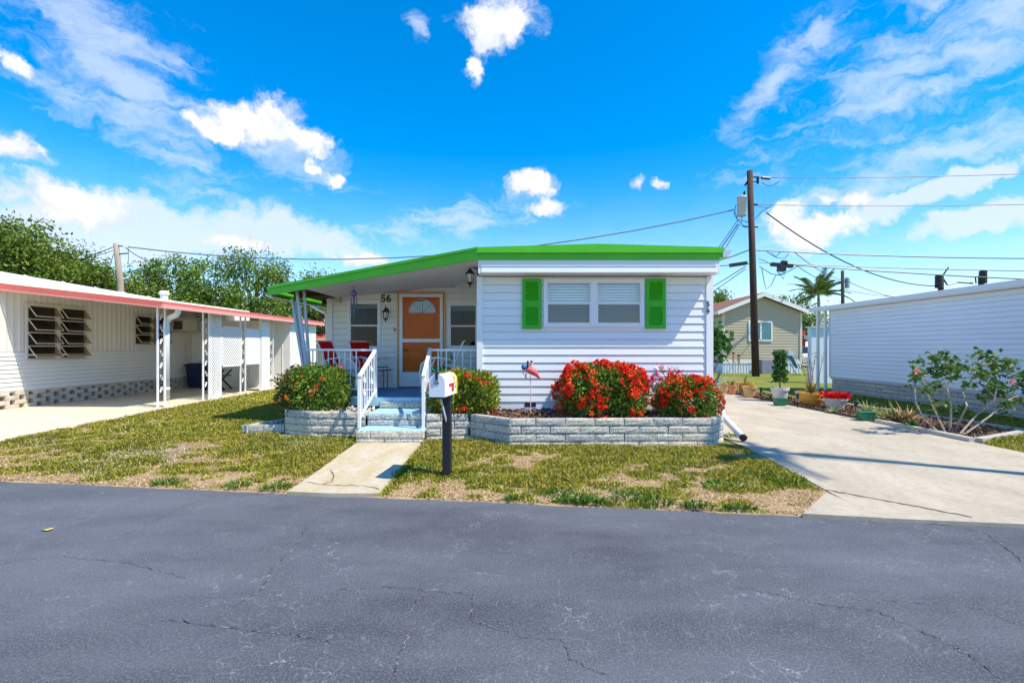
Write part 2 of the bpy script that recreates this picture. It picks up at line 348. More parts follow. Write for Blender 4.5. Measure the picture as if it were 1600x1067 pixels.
# concrete
def conc_mat(name, a, b, s=1.0, crk=.5):
    m = M(name, a, .85, 0, 2.2*s, .35, 120, col2=b, coords='World', det=9, spec=.3, stretch=(1,.6,1)); n = m.node_tree.nodes; l = m.node_tree.links; p = n['Principled BSDF']
    src = p.inputs['Base Color'].links[0].from_socket
    x = n.new('ShaderNodeTexNoise'); x.inputs['Scale'].default_value = 14; x.inputs['Detail'].default_value = 8; x.inputs['Roughness'].default_value = .75
    g = n.new('ShaderNodeNewGeometry'); l.new(g.outputs['Position'], x.inputs['Vector']); r = n.new('ShaderNodeMapRange'); r.inputs['From Min'].default_value = .45; r.inputs['From Max'].default_value = .75; r.inputs['To Max'].default_value = .6
    l.new(x.outputs['Fac'], r.inputs['Value']); q = n.new('ShaderNodeMixRGB'); l.new(r.outputs[0], q.inputs[0]); l.new(src, q.inputs[1]); q.inputs[2].default_value = (a[0]*.55,a[1]*.5,a[2]*.42,1); l.new(q.outputs[0], p.inputs['Base Color'])
    return m
concm = conc_mat('driveway_concrete', (.50,.435,.34), (.37,.315,.235))
concw = conc_mat('walk_concrete', (.56,.50,.40), (.46,.36,.19), 1.4)
concl = conc_mat('left_concrete', (.68,.58,.44), (.60,.51,.38), .5)
def slab(name, poly_x0, poly_x1, y0, y1, mat, lift=.014, dy=.2):
    """strip whose left/right edges are functions of y; follows the ground"""
    ys = np.arange(y0, y1+1e-6, dy); m = MB(); v = []; f = []
    for i, y in enumerate(ys):
        for k in range(7):
            x = poly_x0(y)+(poly_x1(y)-poly_x0(y))*k/6; yy = max(y, yr(x)-.06); v.append((x, yy, gzf(x, yy)+lift))
    for i in range(len(ys)-1):
        for k in range(6): a = i*7+k; f.append((a,a+1,a+8,a+7))
    n0 = len(v)
    bnd = [i*7 for i in range(len(ys))]+[(len(ys)-1)*7+k for k in range(1,7)]+[i*7+6 for i in range(len(ys)-2,-1,-1)]+[k for k in range(5,0,-1)]
    for b in bnd: v.append((v[b][0], v[b][1], v[b][2]-.08))
    for i in range(len(bnd)): j = (i+1) % len(bnd); f.append((bnd[i], bnd[j], n0+j, n0+i))
    m.add(v, f); return tag(m.build(name, mat), kind='structure')
slab('driveway', lambda y: 3.0, lambda y: 6.40-.035*max(0,y-7), 3.6, 22, concm)
m = MB(); tri = [(2.40,yr(2.40)-.05),(3.0,4.78),(2.998,yr(3.0)-.07)]
m.prism(tri, -.02, .035); tag(m.build('driveway_apron', concm), kind='structure')
slab('front_walk', lambda y: -2.31, lambda y: -1.385, 4.72, 6.86, concw, .022, .1)
slab('neighbour_driveway', lambda y: -14.5, lambda y: -7.42-.06*max(0,min(y-6.5,8)), 5.3, 24, concl, .012, .3)
mm_ = M('crack_conc', (.12,.10,.08), .95)
m = MB()
for px in ([(515,735),(522,742),(520,750),(500,757)],[(480,752),(520,757),(560,757),(600,762)]):
    pts = []
    for a, b in zip(px[:-1], px[1:]):
        for k in range(6):
            x = a[0]+(b[0]-a[0])*k/6+random.gauss(0,1); y = a[1]+(b[1]-a[1])*k/6+random.gauss(0,.5); Y = FPX*1.40/(y-HY); pts.append(Vector((wx(x,Y),Y,0)))
    k0 = len(m.v)
    for i, p in enumerate(pts):
        d = (pts[min(i+1,len(pts)-1)]-pts[max(i-1,0)]).normalized(); s = Vector((-d.y,d.x,0))*.006*(.4+random.random())
        for q in (p+s, p-s): m.v.append((q.x,q.y,gzf(q.x,q.y)+.0265))
    for i in range(len(pts)-1): m.f.append((k0+2*i,k0+2*i+1,k0+2*i+3,k0+2*i+2))
wk = bpy.data.objects['front_walk']; m.build('crack', mm_, wk, fixn=False)
# driveway joint (dark gap with soil along the road side)
m = MB(); pts = []
for a, b in zip([(3.0,4.80),(3.2,4.62),(3.45,4.42),(3.62,4.24)],[(3.2,4.62),(3.45,4.42),(3.62,4.24),(3.8,yr(3.8)+.03)]):
    for k in range(7): t = k/7; pts.append(Vector((a[0]+(b[0]-a[0])*t+random.gauss(0,.006), a[1]+(b[1]-a[1])*t+random.gauss(0,.008), 0)))
for i, p in enumerate(pts):
    d = (pts[min(i+1,len(pts)-1)]-pts[max(i-1,0)]).normalized(); w = Vector((-d.y,d.x,0))*random.uniform(.004,.017)
    for q in (p+w, p-w): m.v.append((q.x,q.y,gzf(q.x,max(q.y,yr(q.x)))+.0175))
for i in range(len(pts)-1): m.f.append((2*i,2*i+1,2*i+3,2*i+2))
m.build('soil_joint', M('soil', (.10,.07,.045), .95, .3, 40), bpy.data.objects['driveway'], fixn=False)

# ------------------------------------------------------------------ grass
def in_lawn(x, y):
    k = (y > yr(x)+.03-.05*RNG.random(len(x)))
    left = (x > -7.44-.06*np.clip(y-6.5,0,8)) & (x < -2.32) & k
    left &= ~((y > 7.25) & (x > -3.72)) & ~((y > 7.0) & (y < 8) & (x > -4.35) & (x < -3.3) & (y > 7.52))
    left &= (y < 7.3-.0*x) | (x < -3.72+.0*y)
    right = (x > -1.38) & (x < 2.97) & (y < 6.62) & k & ~((x > 2.44) & (y < 4.78) & ((x-2.44) > (y-4.19)*.95))
    r2 = (x > -1.38) & (x < -.2) & (y < 7.05) & k
    rr = (x > 6.45) & (x < 9.3) & (y < 6.95+np.clip(x-6.4,0,1.5)*.5) & (y > 6.0)
    rb = (x > 7.95) & (x < 9.3) & (y >= 6.9) & (y < 15)
    return left | right | r2 | rr | rb
def grass():
    Vs = []; Fs = []; Cs = []; n0 = 0
    def batch(N, x0, x1, y0, y1, hmin, hmax, w, keep=1.0):
        nonlocal n0
        x = RNG.uniform(x0, x1, N); y = RNG.uniform(y0, y1, N); ok = in_lawn(x, y); x = x[ok]; y = y[ok]
        g = greenness(x, y); u = RNG.random(len(x)); lush = g > (.36+.34*(u-.5)); k = lush | (u < .85*keep); x, y, g, lush = x[k], y[k], g[k], lush[k]; n = len(x)
        h = np.where(lush, RNG.uniform(hmin, hmax, n)*(.55+.75*g), RNG.uniform(hmin*.3, hmin*.9, n))
        shade = ((x > 6.4) & (y > 6.7))
        a = RNG.uniform(0, 2*np.pi, n); lean = np.where(lush, RNG.uniform(.25, 1.1, n), RNG.uniform(1.5, 3, n))*h
        b = np.c_[x, y, gz(x,y)-.004]; s = np.c_[-np.sin(a), np.cos(a), 0*a]*(w*RNG.uniform(.6,1.3,n))[:,None]
        mid = b+np.c_[np.cos(a)*lean*.4, np.sin(a)*lean*.4, h*.65]; tip = b+np.c_[np.cos(a)*lean, np.sin(a)*lean, h]
        V = np.stack([b-s*.5, b+s*.5, mid+s*.45, tip, mid-s*.45], 1).reshape(-1,3)
        t = RNG.random(n)[:,None]; yel = np.clip(fbm(x*2+70, y*2, 3)*1.6-.5, 0, 1)[:,None]
        gr = np.array([.15,.21,.014])*(1-t)+np.array([.50,.48,.04])*t; gr = gr*(1-.55*yel)+np.array([.58,.46,.06])*.55*yel
        st = np.array([.62,.47,.27])*(.65+.6*t); c = np.where(lush[:,None], gr, st)
        c = np.where((lush & (RNG.random(n) < .2))[:,None], np.array([.55,.45,.20]), c)
        Vs.append(V); Cs.append(np.repeat(c, 5, 0)); Fs.append(np.arange(n*5).reshape(n,5)+n0); n0 += n*5
    batch(150000, -7.6, -2.3, 4.7, 7.6, .020, .052, .010)
    batch(105000, -1.4, 3.0, 4.0, 7.05, .020, .052, .010)
    batch(50000, -8.1, -3.7, 7.3, 12, .03, .06, .014)
    batch(16000, -8.1, -3.7, 12, 19, .03, .06, .025)
    batch(22000, 6.4, 9.3, 5.9, 9.5, .03, .07, .012); batch(9000, 7.9, 9.3, 9.5, 15, .03, .07, .02)
    return tag(npmesh('lawn_grass', np.concatenate(Vs), np.concatenate(Fs), np.concatenate(Cs), M('grass_blade', (1,1,1), .6, attr=True, trans=.25, spec=.25)), 'short patchy green and straw lawn grass around the front walk', 'grass', kind='stuff')
grass()
def tufts():
    P = []; C = []; D_ = []; Sz = []
    spots = [(262,752,.16),(372,757,.12),(430,760,.13),(640,742,.2),(655,735,.16),(900,780,.2),(930,785,.2),(985,775,.2),(1020,782,.2),(1090,790,.15),(1130,760,.22),(1190,745,.2),(1230,755,.2),(1160,795,.14),(870,770,.15),(800,790,.06),(1040,690,.15),(1075,690,.18),(1110,692,.14),(1145,690,.16)]
    for px, py, rad in spots:
        Y = FPX*1.41/(py-HY); X = wx(px, Y); n = int(900*rad)
        r = rad*np.sqrt(RNG.random(n)); a = RNG.uniform(0,2*np.pi,n); x = X+r*np.cos(a); y = np.maximum(Y+r*np.sin(a)*.8, yr(x)+.02)
        P.append(np.c_[x,y,gz(x,y)]); D_.append(np.c_[np.cos(a)*.7+RNG.normal(0,.4,n), np.sin(a)*.7+RNG.normal(0,.4,n), .6+RNG.random(n)])
        Sz.append(RNG.uniform(.05,.11,n)*(1.2-r/rad*.5)); t = RNG.random(n)[:,None]; C.append(np.array([.045,.14,.012])*(1-t)+np.array([.12,.24,.02])*t)
    V, F, C2 = leaves(np.concatenate(P), np.concatenate(D_), np.concatenate(Sz), .16, np.concatenate(C), .15, .1)
    tag(npmesh('weed_tufts', V, F, C2, MATS['grass_blade']), 'darker green weed tufts growing along the road edge', 'weeds', kind='stuff')
    # little white flowering weeds
    n = 4200; P = []
    for px, py, sx, sy, k in [(215,712,70,13,900),(150,725,60,12,500),(60,698,50,9,350),(270,708,45,10,400),(470,700,60,9,600),(960,700,130,10,300),(1130,700,50,8,250),(920,770,90,9,250),(1080,730,60,15,200)]:
        x = RNG.normal(px, sx*.6, k); y = RNG.normal(py, sy*.6, k); Y = FPX*1.39/(y-HY); X = (x-CX)/FPX*Y; ok = in_lawn(X, Y); P.append(np.c_[X[ok],Y[ok],gz(X[ok],Y[ok])+RNG.uniform(.012,.04,ok.sum())])
    P = np.concatenate(P); P = P[RNG.random(len(P)) < .65]; n = len(P); c = np.full((n,3), .68)*RNG.uniform(.7,1.1,(n,1))*np.array([1,.97,.90])
    V, F, C2 = leaves(P, RNG.normal(size=(n,3))+np.array([0,0,.3]), RNG.uniform(.010,.022,n), .8, c)
    tag(npmesh('white_weed_flowers', V, F, C2, petal), 'tiny white flowering weeds scattered in the lawn', 'weeds', kind='stuff')
tufts()
# ------------------------------------------------------------------ bricks
def brick_mesh(name, depth, h, seed, amp=.012):
    rr = random.Random(seed); nx_, nz_ = 7, 4; v = []; f = []
    for j in range(nz_+1):
        for i in range(nx_+1):
            e = (i in (0,nx_)) or (j in (0,nz_)); v.append((i/nx_, (0 if e else -amp*(.3+.9*rr.random()))+(.003 if e else 0), j/nz_*h))
    for j in range(nz_):
        for i in range(nx_): a = j*(nx_+1)+i; f.append((a,a+1,a+nx_+2,a+nx_+1))
    k = len(v); v += [(0,depth,0),(1,depth,0),(1,depth,h),(0,depth,h)]
    bl, br, tl, tr = 0, nx_, nz_*(nx_+1), nz_*(nx_+1)+nx_
    f += [(k+1,k,k+3,k+2),(tl,)+tuple(tl+i for i in range(1,nx_))+(tr,k+2,k+3),(br,bl)[::-1][:0] or (bl,k,k+1,br)+tuple(br-i for i in range(1,nx_)),
          (br,k+1,k+2)+tuple(tr-(nx_+1)*i for i in range(nz_)),(k,bl)+tuple(bl+(nx_+1)*i for i in range(1,nz_+1))+(k+3,)]
    me = bpy.data.meshes.new(name); me.from_pydata(v, [], f); me.validate(); return me
BR = {}
def get_bricks(depth, h, amp, mats):
    key = (depth, h, amp, tuple(m.name for m in mats))
    if key not in BR:
        L = []
        for i in range(9):
            me = brick_mesh('brick', depth, h, i*13+5, amp); me.materials.append(mats[i % len(mats)]); L.append(me)
        BR[key] = L
    return BR[key]
def brick_run(parent, p0, p1, z0, courses, bl=.397, bh=.098, joint=.009, depth=.09, mats=None, amp=.007, gap=0, start=0.0, name='brick', core=True, coremat=None):
    mats = mats or [block, blockr, blockg, block]
    V = get_bricks(depth, bh, amp, mats); p0 = Vector((p0[0],p0[1],0)); p1 = Vector((p1[0],p1[1],0)); L = (p1-p0).length; d = (p1-p0)/L; ang = math.atan2(d.y, d.x)
    pitch = bl+joint+gap; off = ORG.get(parent.name, (0,0,0))
    for c in range(courses):
        x = -((c*.5+start) % 1.0)*pitch
        while x < L-.02:
            a = max(x, 0); b = min(x+bl, L); x += pitch
            if b-a < .03: continue
            me = random.choice(V); o = bpy.data.objects.new(name, me); COL.objects.link(o); o.parent = parent; q = p0+d*a
            o.location = (q.x-off[0]+random.uniform(-.003,.003), q.y-off[1]+random.uniform(-.004,.004), z0+c*(bh+joint)-off[2]); o.rotation_euler = (0,0,ang); o.scale = (b-a, 1, 1)
    if core:
        nrm = Vector((-d.y, d.x, 0)); a0 = p0+nrm*.022; b0 = p1+nrm*.022; a1 = p0+nrm*(depth-.01); b1 = p1+nrm*(depth-.01)
        m = MB(); m.prism([(a0.x,a0.y),(b0.x,b0.y),(b1.x,b1.y),(a1.x,a1.y)], z0-.05, z0+courses*(bh+joint)-joint-.008); m.build('mortar', coremat or mortar, parent)
def chips(n, poly_fn, zf, size, cols, name, label, cat, parent=None, base_poly=None, flat=.5):
    P = poly_fn(n); n = len(P); P = np.c_[P, zf(P[:,0],P[:,1])+RNG.uniform(0,.025,n)]
    d = RNG.normal(size=(n,3))*np.array([1,1,flat]); t = cols[RNG.integers(0,len(cols),n)]*RNG.uniform(.7,1.25,(n,1))
    V, F, C = leaves(P, d, RNG.uniform(size*.6,size*1.5,n), .5, t, 0, .2)
    return npmesh(name, V, F, C, M('chip', (1,1,1), .9, attr=True, spec=.15), parent, 'stuff')
def inpoly(poly):
    poly = np.array(poly)
    def fn(n):
        lo, hi = poly.min(0), poly.max(0); P = RNG.uniform(lo, hi, (n*2,2)); ins = np.zeros(len(P), bool); j = len(poly)-1
        for i in range(len(poly)):
            xi, yi = poly[i]; xj, yj = poly[j]; c = ((yi > P[:,1]) != (yj > P[:,1])) & (P[:,0] < (xj-xi)*(P[:,1]-yi)/(yj-yi+1e-12)+xi); ins ^= c; j = i
        return P[ins][:n]
    return fn
MULCH = np.array([[.16,.075,.045],[.24,.12,.075],[.10,.05,.035],[.32,.20,.13],[.20,.10,.06]])
PEB = np.array([[.62,.52,.45],[.70,.64,.58],[.48,.34,.28],[.55,.48,.42]])
# right planter
rp = thing('brick_planter', 'long grey split block planter of red flowering shrubs in front of white home', 'planter', (0.8,6.9,.1))
rpts = [(-1.385,7.09),(-.753,7.15),(-.165,6.64),(2.64,6.72),(2.93,7.05),(2.965,7.6)]
for i, (a, b) in enumerate(zip(rpts[:-1], rpts[1:])): brick_run(rp, a, b, .055, 4, start=.3*i)
poly = rpts+[(-.68,7.6),(-.68,7.9),(-1.385,7.9)]
inner = [(-1.36,7.16),(-.75,7.22),(-.14,6.72),(2.60,6.80),(2.86,7.08),(2.87,7.6),(-.68,7.6),(-.68,7.9),(-1.36,7.9)]
m = MB(); m.prism(inner, .1, .43); m.build('soil_bed', M('soil', (.10,.07,.045)), rp)
tag(chips(5200, inpoly(inner), lambda x,y: .425+.05*np.clip((y-6.7)/.9,0,1)+0*x, .045, MULCH, 'mulch', '', ''), 'reddish brown bark mulch in the long front planter', 'mulch')
# left planter
lp = thing('brick_planter', 'short pale split block planter of pebbles left of the entry steps', 'planter', (-3.0,7.5,.1))
lpts = [(-3.80,8.2),(-3.71,7.62),(-3.195,7.35),(-2.345,7.28)]
for i, (a, b) in enumerate(zip(lpts[:-1], lpts[1:])): brick_run(lp, a, b, .06, 4 if i else 4, start=.35*i, mats=[blockr, block, blockr, blockg])
inner = [(-3.71,8.6),(-3.62,7.68),(-3.17,7.44),(-2.36,7.37),(-2.36,7.9),(-2.6,8.6)]
m = MB(); m.prism(inner, .1, .43); m.build('soil_bed', MATS['soil'], lp)
tag(chips(1300, inpoly(inner), lambda x,y: .435+0*x, .06, PEB, 'pebbles', '', ''), 'pale pink and white pebbles filling the short left planter', 'pebbles')
# low edging left of it
le = thing('low_planter_edging', 'low single course grey block edging on the lawn beside left planter', 'edging', (-4.2,7.7,.1))
for i, (a, b) in enumerate([((-4.38,7.62),(-3.74,7.66)),((-3.86,8.75),(-4.38,7.64))]):
    brick_run(le, a, b, .115, 1, start=.2, bh=.12, core=False)
m = MB(); m.prism([(-4.28,7.74),(-3.82,7.76),(-3.82,8.5)], .09, .19); m.build('soil_bed', MATS['soil'], le)
tag(chips(260, inpoly([(-4.25,7.76),(-3.82,7.78),(-3.82,8.4)]), lambda x,y: .185+0*x, .05, PEB, 'pebbles', '', ''), 'few pebbles and dry leaves inside the low lawn edging', 'pebbles')
# ------------------------------------------------------------------ entry steps
st = thing('entry_steps', 'three block steps with light blue treads leading up to porch', 'steps', (-1.85,7.2,.1))
sx0, sx1 = -2.335, -1.385
brick_run(st, (sx0,6.86), (sx1,6.84), .055, 2, mats=[blockr,block,blockr], bh=.105)
brick_run(st, (sx0+.03,7.28), (sx1-.0,7.28), .285, 2, mats=[block,blockg,blockr], bh=.080)
brick_run(st, (sx0+.03,7.90), (sx1-.0,7.90), .47, 1, mats=[blockg,block], bh=.10)
for (y0,y1,z,mat) in ((6.88,7.30,.279,bluel),(7.30,7.92,.462,bluel)):
    m = MB(); m.box(sx0+.01, sx1-.005, y0-.015, y1, z-.035, z); m.build('tread', mat, st)
m = MB(); m.box(sx0+.02,sx1-.01,6.93,7.9,.08,.24); m.box(sx0+.03,sx1-.01,7.36,7.9,.24,.42); m.build('step_core', mortar, st)
# ------------------------------------------------------------------ main home
HX0, HX1, HYF, HYB = -.68, 2.98, 7.62, 18.0
H = thing('mobile_home', 'white sided mobile home with bright green roof edge and covered porch', 'house', (1.15,7.62,.1))
m = MB(); m.box(HX0+.03,HX1-.02,HYF+.015,HYB,.3,2.56); m.build('body_wall', siding, H)
def lap_mesh(L, pitch, lip=.014, name='siding_board', axis='x'):
    gp = math.copysign(.007, pitch); p = [(0,0),(-lip,0.0),(-lip*1.12,.006),(-lip*.25,pitch-gp),(0,pitch-gp)]; m = MB(); n = len(p)
    if axis == 'x': v = [(0,a,z) for a,z in p]+[(L,a,z) for a,z in p]
    else: v = [(a,0,z) for a,z in p]+[(a,L,z) for a,z in p]
    m.add(v, [tuple(range(n)), tuple(range(n,2*n))[::-1]]+[(i,n+i,n+(i+1)%n,(i+1)%n) for i in range(n)])
    me = m.mesh(name); 
    import bmesh
    b = bmesh.new(); b.from_mesh(me); bmesh.ops.recalc_face_normals(b, faces=b.faces); b.to_mesh(me); b.free(); return me
fw = MB(); fw.box(HX0+.02,HX1-.01,HYF,HYF+.012,.60,2.55); fw = fw.build('front_wall', M('lap_shade', (.46,.46,.47), .8), H)  # grey backing paints the shade line under each lap, seen through board gaps
pitch = .1222
bm_ = lap_mesh(HX1-HX0-.16, pitch); bm_.materials.append(siding)
for i in range(16): link('siding_board', bm_, fw, (HX0+.07, HYF-.001, .60+i*pitch))
m = MB(); m.box(HX0+.04,HX1-.04,HYF-.006,HYF+.01,.3,.598); sk = m.build('skirting', M('skirt_white', (.74,.76,.80), .5), H)
m = MB(); yv = HYF-.012; m.box(wx(820,yv),wx(837.5,yv),yv,HYF,wz(635.5,yv),wz(629,yv)); m.build('vent', dark, H)
for x0, x1 in ((HX0-.02,HX0+.072),(HX1-.095,HX1+.012)):
    m = MB(); m.box(x0,x1,HYF-.03,HYF+.08,.45,2.557); m.build('corner_trim', white, H)
for k, ch in enumerate('56'): text_mesh(ch, .115, .004, dark, H, (wx(1105,HYF), HYF-.036, wz(475.5+10*k,HYF)))
# overhang box, green edges, roof
OY = 7.32; OX0, OX1 = -.655, 2.985
m = MB(); m.box(OX0,OX1,OY,HYB,2.570,2.766); ov = m.build('overhang', white, H)
fb = lap_mesh(OX1-OX0-.1, .092, .010, 'fascia_board'); fb.materials.append(siding)
for i in range(2): link('fascia_board', fb, ov, (OX0+.05, OY-.001, 2.576+i*.094))
def ridge(dx, dz, z0l, z1e, pk):
    return [(OX0-dx,z0l),(OX1+dx,z0l),(OX1+dx,z1e),(1.14,pk),(OX0-dx,z1e)]
m = MB(); m.prism(ridge(.012,0,2.766,2.866,2.88), OY-.02, HYB+.02, 'y'); m.build('green_fascia', green, H)
m = MB(); m.prism(ridge(.035,0,2.866,2.948,3.0), OY-.06, HYB+.06, 'y'); m.build('green_roof_edge', green, H)
m = MB(); m.prism([(OX0-.02,2.950),(OX1+.02,2.950),(1.14,3.008)], OY+.05, HYB, 'y'); m.build('roof', M('roof_white', (.75,.75,.74), .6), H)
m = MB(); m.prism([(3.02,2.80),(3.10,2.80),(3.18,2.92),(3.165,2.92),(3.09,2.815),(3.035,2.815),(3.035,2.92),(3.02,2.92)], OY-.0, HYB, 'y'); m.prism([(3.03,2.81),(3.095,2.81),(3.165,2.915),(3.03,2.915)], OY-.006, OY+.006, 'y'); m.build('gutter', grey, H)
m = MB(); m.tube([(3.06,7.5,.62),(3.03,7.35,.42),(3.09,7.05,.27),(3.13,6.9,.185)], .048, 10); ds = m.build('downspout', M('pipe_grey', (.62,.64,.66), .5), H, True)
m = MB(); m.tube([(3.13,6.9,.187),(3.14,6.86,.165)], .052, 10); m.build('pipe_mouth', dark, ds)
# front window
def rect_frame(m, x0, x1, z0, z1, y0, y1, w):
    m.box(x0,x1,y0,y1,z1-w,z1); m.box(x0,x1,y0,y1,z0,z0+w); m.box(x0,x0+w,y0,y1,z0+w,z1-w); m.box(x1-w,x1,y0,y1,z0+w,z1-w)
Yw = HYF-.03
def sash_window(parent, x0, x1, z0, z1, yf, double=False, blind=True, dark_low=True, strip=0, shade=None):
    wn_ = MB(); rect_frame(wn_, x0,x1,z0,z1, yf, yf+.05, .045)
    if double: xm = (x0+x1)/2; wn_.box(xm-.045,xm+.045,yf,yf+.05,z0+.045,z1-.045)
    w = wn_.build('window', white, parent)
    cols = [(x0+.045,(x0+x1)/2-.045),((x0+x1)/2+.045,x1-.045)] if double else [(x0+.045,x1-.045)]
    zm = z0+(z1-z0)*.49
    for a, b in cols:
        m = MB(); rect_frame(m, a, b, zm-.012, z1-.045, yf+.012, yf+.04, .018); m.build('upper_sash', white, w)
        m = MB(); rect_frame(m, a, b, z0+.045, zm+.018, yf+.004, yf+.032, .022); m.build('lower_sash', white, w)
        m = MB(); m.add([(a,yf+.026,zm),(b,yf+.026,zm),(b,yf+.026,z1-.05),(a,yf+.026,z1-.05)], [(0,1,2,3)]); m.build('pane', glass('pane_up' if blind else 'porch_up', (.93,.95,.96) if blind else (.45,.48,.5), .20 if blind else .03), w, fixn=False)
        m = MB(); m.add([(a,yf+.018,z0+.05),(b,yf+.018,z0+.05),(b,yf+.018,zm),(a,yf+.018,zm)], [(0,1,2,3)]); m.build('pane', glass('pane_low' if blind else 'porch_low', (.22,.33,.42) if blind else (.35,.38,.48), .10 if blind else .03), w, fixn=False)
        if blind:
            m = MB(); z = z0+.05
            while z < z1-.06: m.bar((a,yf+.10,z),(b,yf+.10,z), .003, .036, up=(0,.45,1)); z += .043
            m.bar((a+.1,yf+.075,z0+.05),(a+.1,yf+.075,z1-.05),.004); m.bar((b-.1,yf+.075,z0+.05),(b-.1,yf+.075,z1-.05),.004)
            m.build('blind', M('blind_white', (.78,.80,.80), .5), w)
        elif strip:
            m = MB(); m.box(a,b,yf+.06,yf+.07,z1-.045-strip,z1-.045); m.build('roller_blind', M('blind_sage', (.50,.56,.48), .6), w)
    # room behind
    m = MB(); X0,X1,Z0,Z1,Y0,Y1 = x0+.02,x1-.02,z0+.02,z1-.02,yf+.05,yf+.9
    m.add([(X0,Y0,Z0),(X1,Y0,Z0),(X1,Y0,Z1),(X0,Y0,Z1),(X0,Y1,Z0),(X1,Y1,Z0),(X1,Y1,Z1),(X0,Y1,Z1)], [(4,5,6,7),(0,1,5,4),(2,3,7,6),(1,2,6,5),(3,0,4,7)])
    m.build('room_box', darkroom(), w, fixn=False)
    return w
def cut_hole(o, x0, x1, y0, y1, z0, z1):
    c = MB(); off = ORG.get(o.parent.name, (0,0,0)) if o.parent else (0,0,0)
    c.box(x0,x1,y0,y1,z0,z1); c = c.build('cutter', white); c.hide_render = True
    md = o.modifiers.new('hole', 'BOOLEAN'); md.operation = 'DIFFERENCE'; md.object = c; md.solver = 'EXACT'
    bpy.context.view_layer.update(); me = bpy.data.meshes.new_from_object(o.evaluated_get(bpy.context.evaluated_depsgraph_get()))
    o.modifiers.clear(); o.data = me; bpy.data.objects.remove(c)
wx0, wx1, wz0, wz1 = wx(849.5,Yw), wx(1006,Yw), wz(511,Yw), wz(436.5,Yw)
for o in [fw, bpy.data.objects['body_wall']]: cut_hole(o, wx0+.02,wx1-.02,HYF-.5,HYF+1.2,wz0+.02,wz1-.02)
for o in list(fw.children):
    z = o.location.z+ORG[o.name][2]
    if z+pitch > wz0+.03 and z < wz1-.03:
        # board runs left and right of the opening only
        o.data = bm_.copy(); me = o.data; L = HX1-HX0-.16
        o.scale.x = (wx0+.02-(HX0+.07))/L
        o2 = o.copy(); COL.objects.link(o2); ORG[o2.name] = ORG[o.name]; o2.location.x = wx1-.02-ORG[o.name][0]; o2.scale.x = (HX1-.09-(wx1-.02))/L
def filler(par, mat, a, b, z0_, z1_, y):
    if z1_-z0_ > .004: q = MB(); q.box(a, b, y-.010, y-.0005, z0_, z1_); q.build('siding_board', mat, par)
for i in range(16):
    z = .60+i*pitch
    if z < wz0+.03 < z+pitch: filler(fw, siding, wx0+.021, wx1-.021, z, wz0+.03, HYF)
    if z < wz1-.03 < z+pitch: filler(fw, siding, wx0+.021, wx1-.021, wz1-.03, z+pitch-.007, HYF)
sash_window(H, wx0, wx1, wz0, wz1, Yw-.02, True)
def shutter(px0, px1, py0, py1):
    x0,x1,z0,z1 = wx(px0,Yw),wx(px1,Yw),wz(py1,Yw),wz(py0,Yw); y0 = HYF-.045; m = MB(); rect_frame(m,x0,x1,z0,z1,y0,y0+.028,.055); zm = z0+(z1-z0)*.5; m.box(x0+.055,x1-.055,y0,y0+.028,zm-.05,zm+.05); m.box(x0+.02,x1-.02,y0+.018,y0+.027,z0+.02,z1-.02)
    s = m.build('shutter', shutg, H)
    sm = MB(); sm.bar((0,0,0),(x1-x0-.11,0,0),.022,.006,up=(0,-1,.6)); me = sm.mesh('slat'); me.materials.append(shutg)
    for a, b in ((z0+.06,zm-.055),(zm+.055,z1-.06)):
        n = int((b-a)/.026)
        for i in range(n+1): link('slat', me, s, (x0+.055, y0+.008, a+(b-a)*i/n))
shutter(816,846,435.5,514); shutter(1009,1040,435.5,513.5)
# porch addition
PY = 9.84; PX0 = -3.91
def roof_z(x): return 2.77+.1025*(x+.65)
m = MB(); m.prism([(PX0,.3),(HX0+.03,.3),(HX0+.03,roof_z(HX0)+.01),(PX0,roof_z(PX0)+.01)], PY+.012, 17.5, 'y'); pb = m.build('porch_room_wall', siding, H)
m = MB(); m.prism([(PX0,.64),(HX0,.64),(HX0,roof_z(HX0)),(PX0,roof_z(PX0))], PY, PY+.014, 'y'); pw = m.build('porch_back_wall', MATS['lap_shade'], H)  # same grey stands in for lap shadows on the porch siding
csid = M('cream_white_siding', (.80,.78,.71), .5, .03, 2)
# porch openings
d_x0,d_x1,d_z0,d_z1 = wx(621.3,PY),wx(696.4,PY),.645,wz(456,PY)
w1 = (wx(543.5,PY),wx(595,PY),wz(546,PY),wz(470.5,PY)); w2 = (wx(699.5,PY),wx(748,PY),wz(545,PY),wz(473,PY))
for o in (pw, pb):
    for (a,b,c,d) in (w1,w2): cut_hole(o, a+.02,b-.02,PY-.4,PY+1.0,c+.02,d-.02)
opn = [(d_x0,d_x1,d_z0,d_z1),w1,w2]
unitb = lap_mesh(1.0, .119, .012); unitb.materials.append(csid)
i = 0; z = .645
while z < 2.78:
    zc = z+.06; xs_ = [(PX0+.09, HX0)]
    for (a,b,c,d) in opn:
        if c-.02 < zc < d+.02: xs_ = [q for (p,r) in xs_ for q in ([(p,min(r,a+.02)),(max(p,b-.02),r)] if a < r and b > p else [(p,r)]) if q[1]-q[0] > .03]
    for (a,b) in xs_:
        top = z+.119
        aa = max(a, -.65+((top-.088)-2.77)/.1025) if top-.088 > roof_z(a) else a
        if b-aa < .05: continue
        o = link('siding_board', unitb, pw, (aa, PY-.001, z)); o.scale.x = b-aa
    for (a,b,c,d) in opn:
        hit = c-.02 < zc < d+.02
        if hit and z < c+.02: filler(pw, csid, a+.021, min(b-.021,HX0), z, c+.02, PY)
        if hit and z+.119 > d-.02: filler(pw, csid, a+.021, min(b-.021,HX0), d-.02, z+.112, PY)
    z += .119
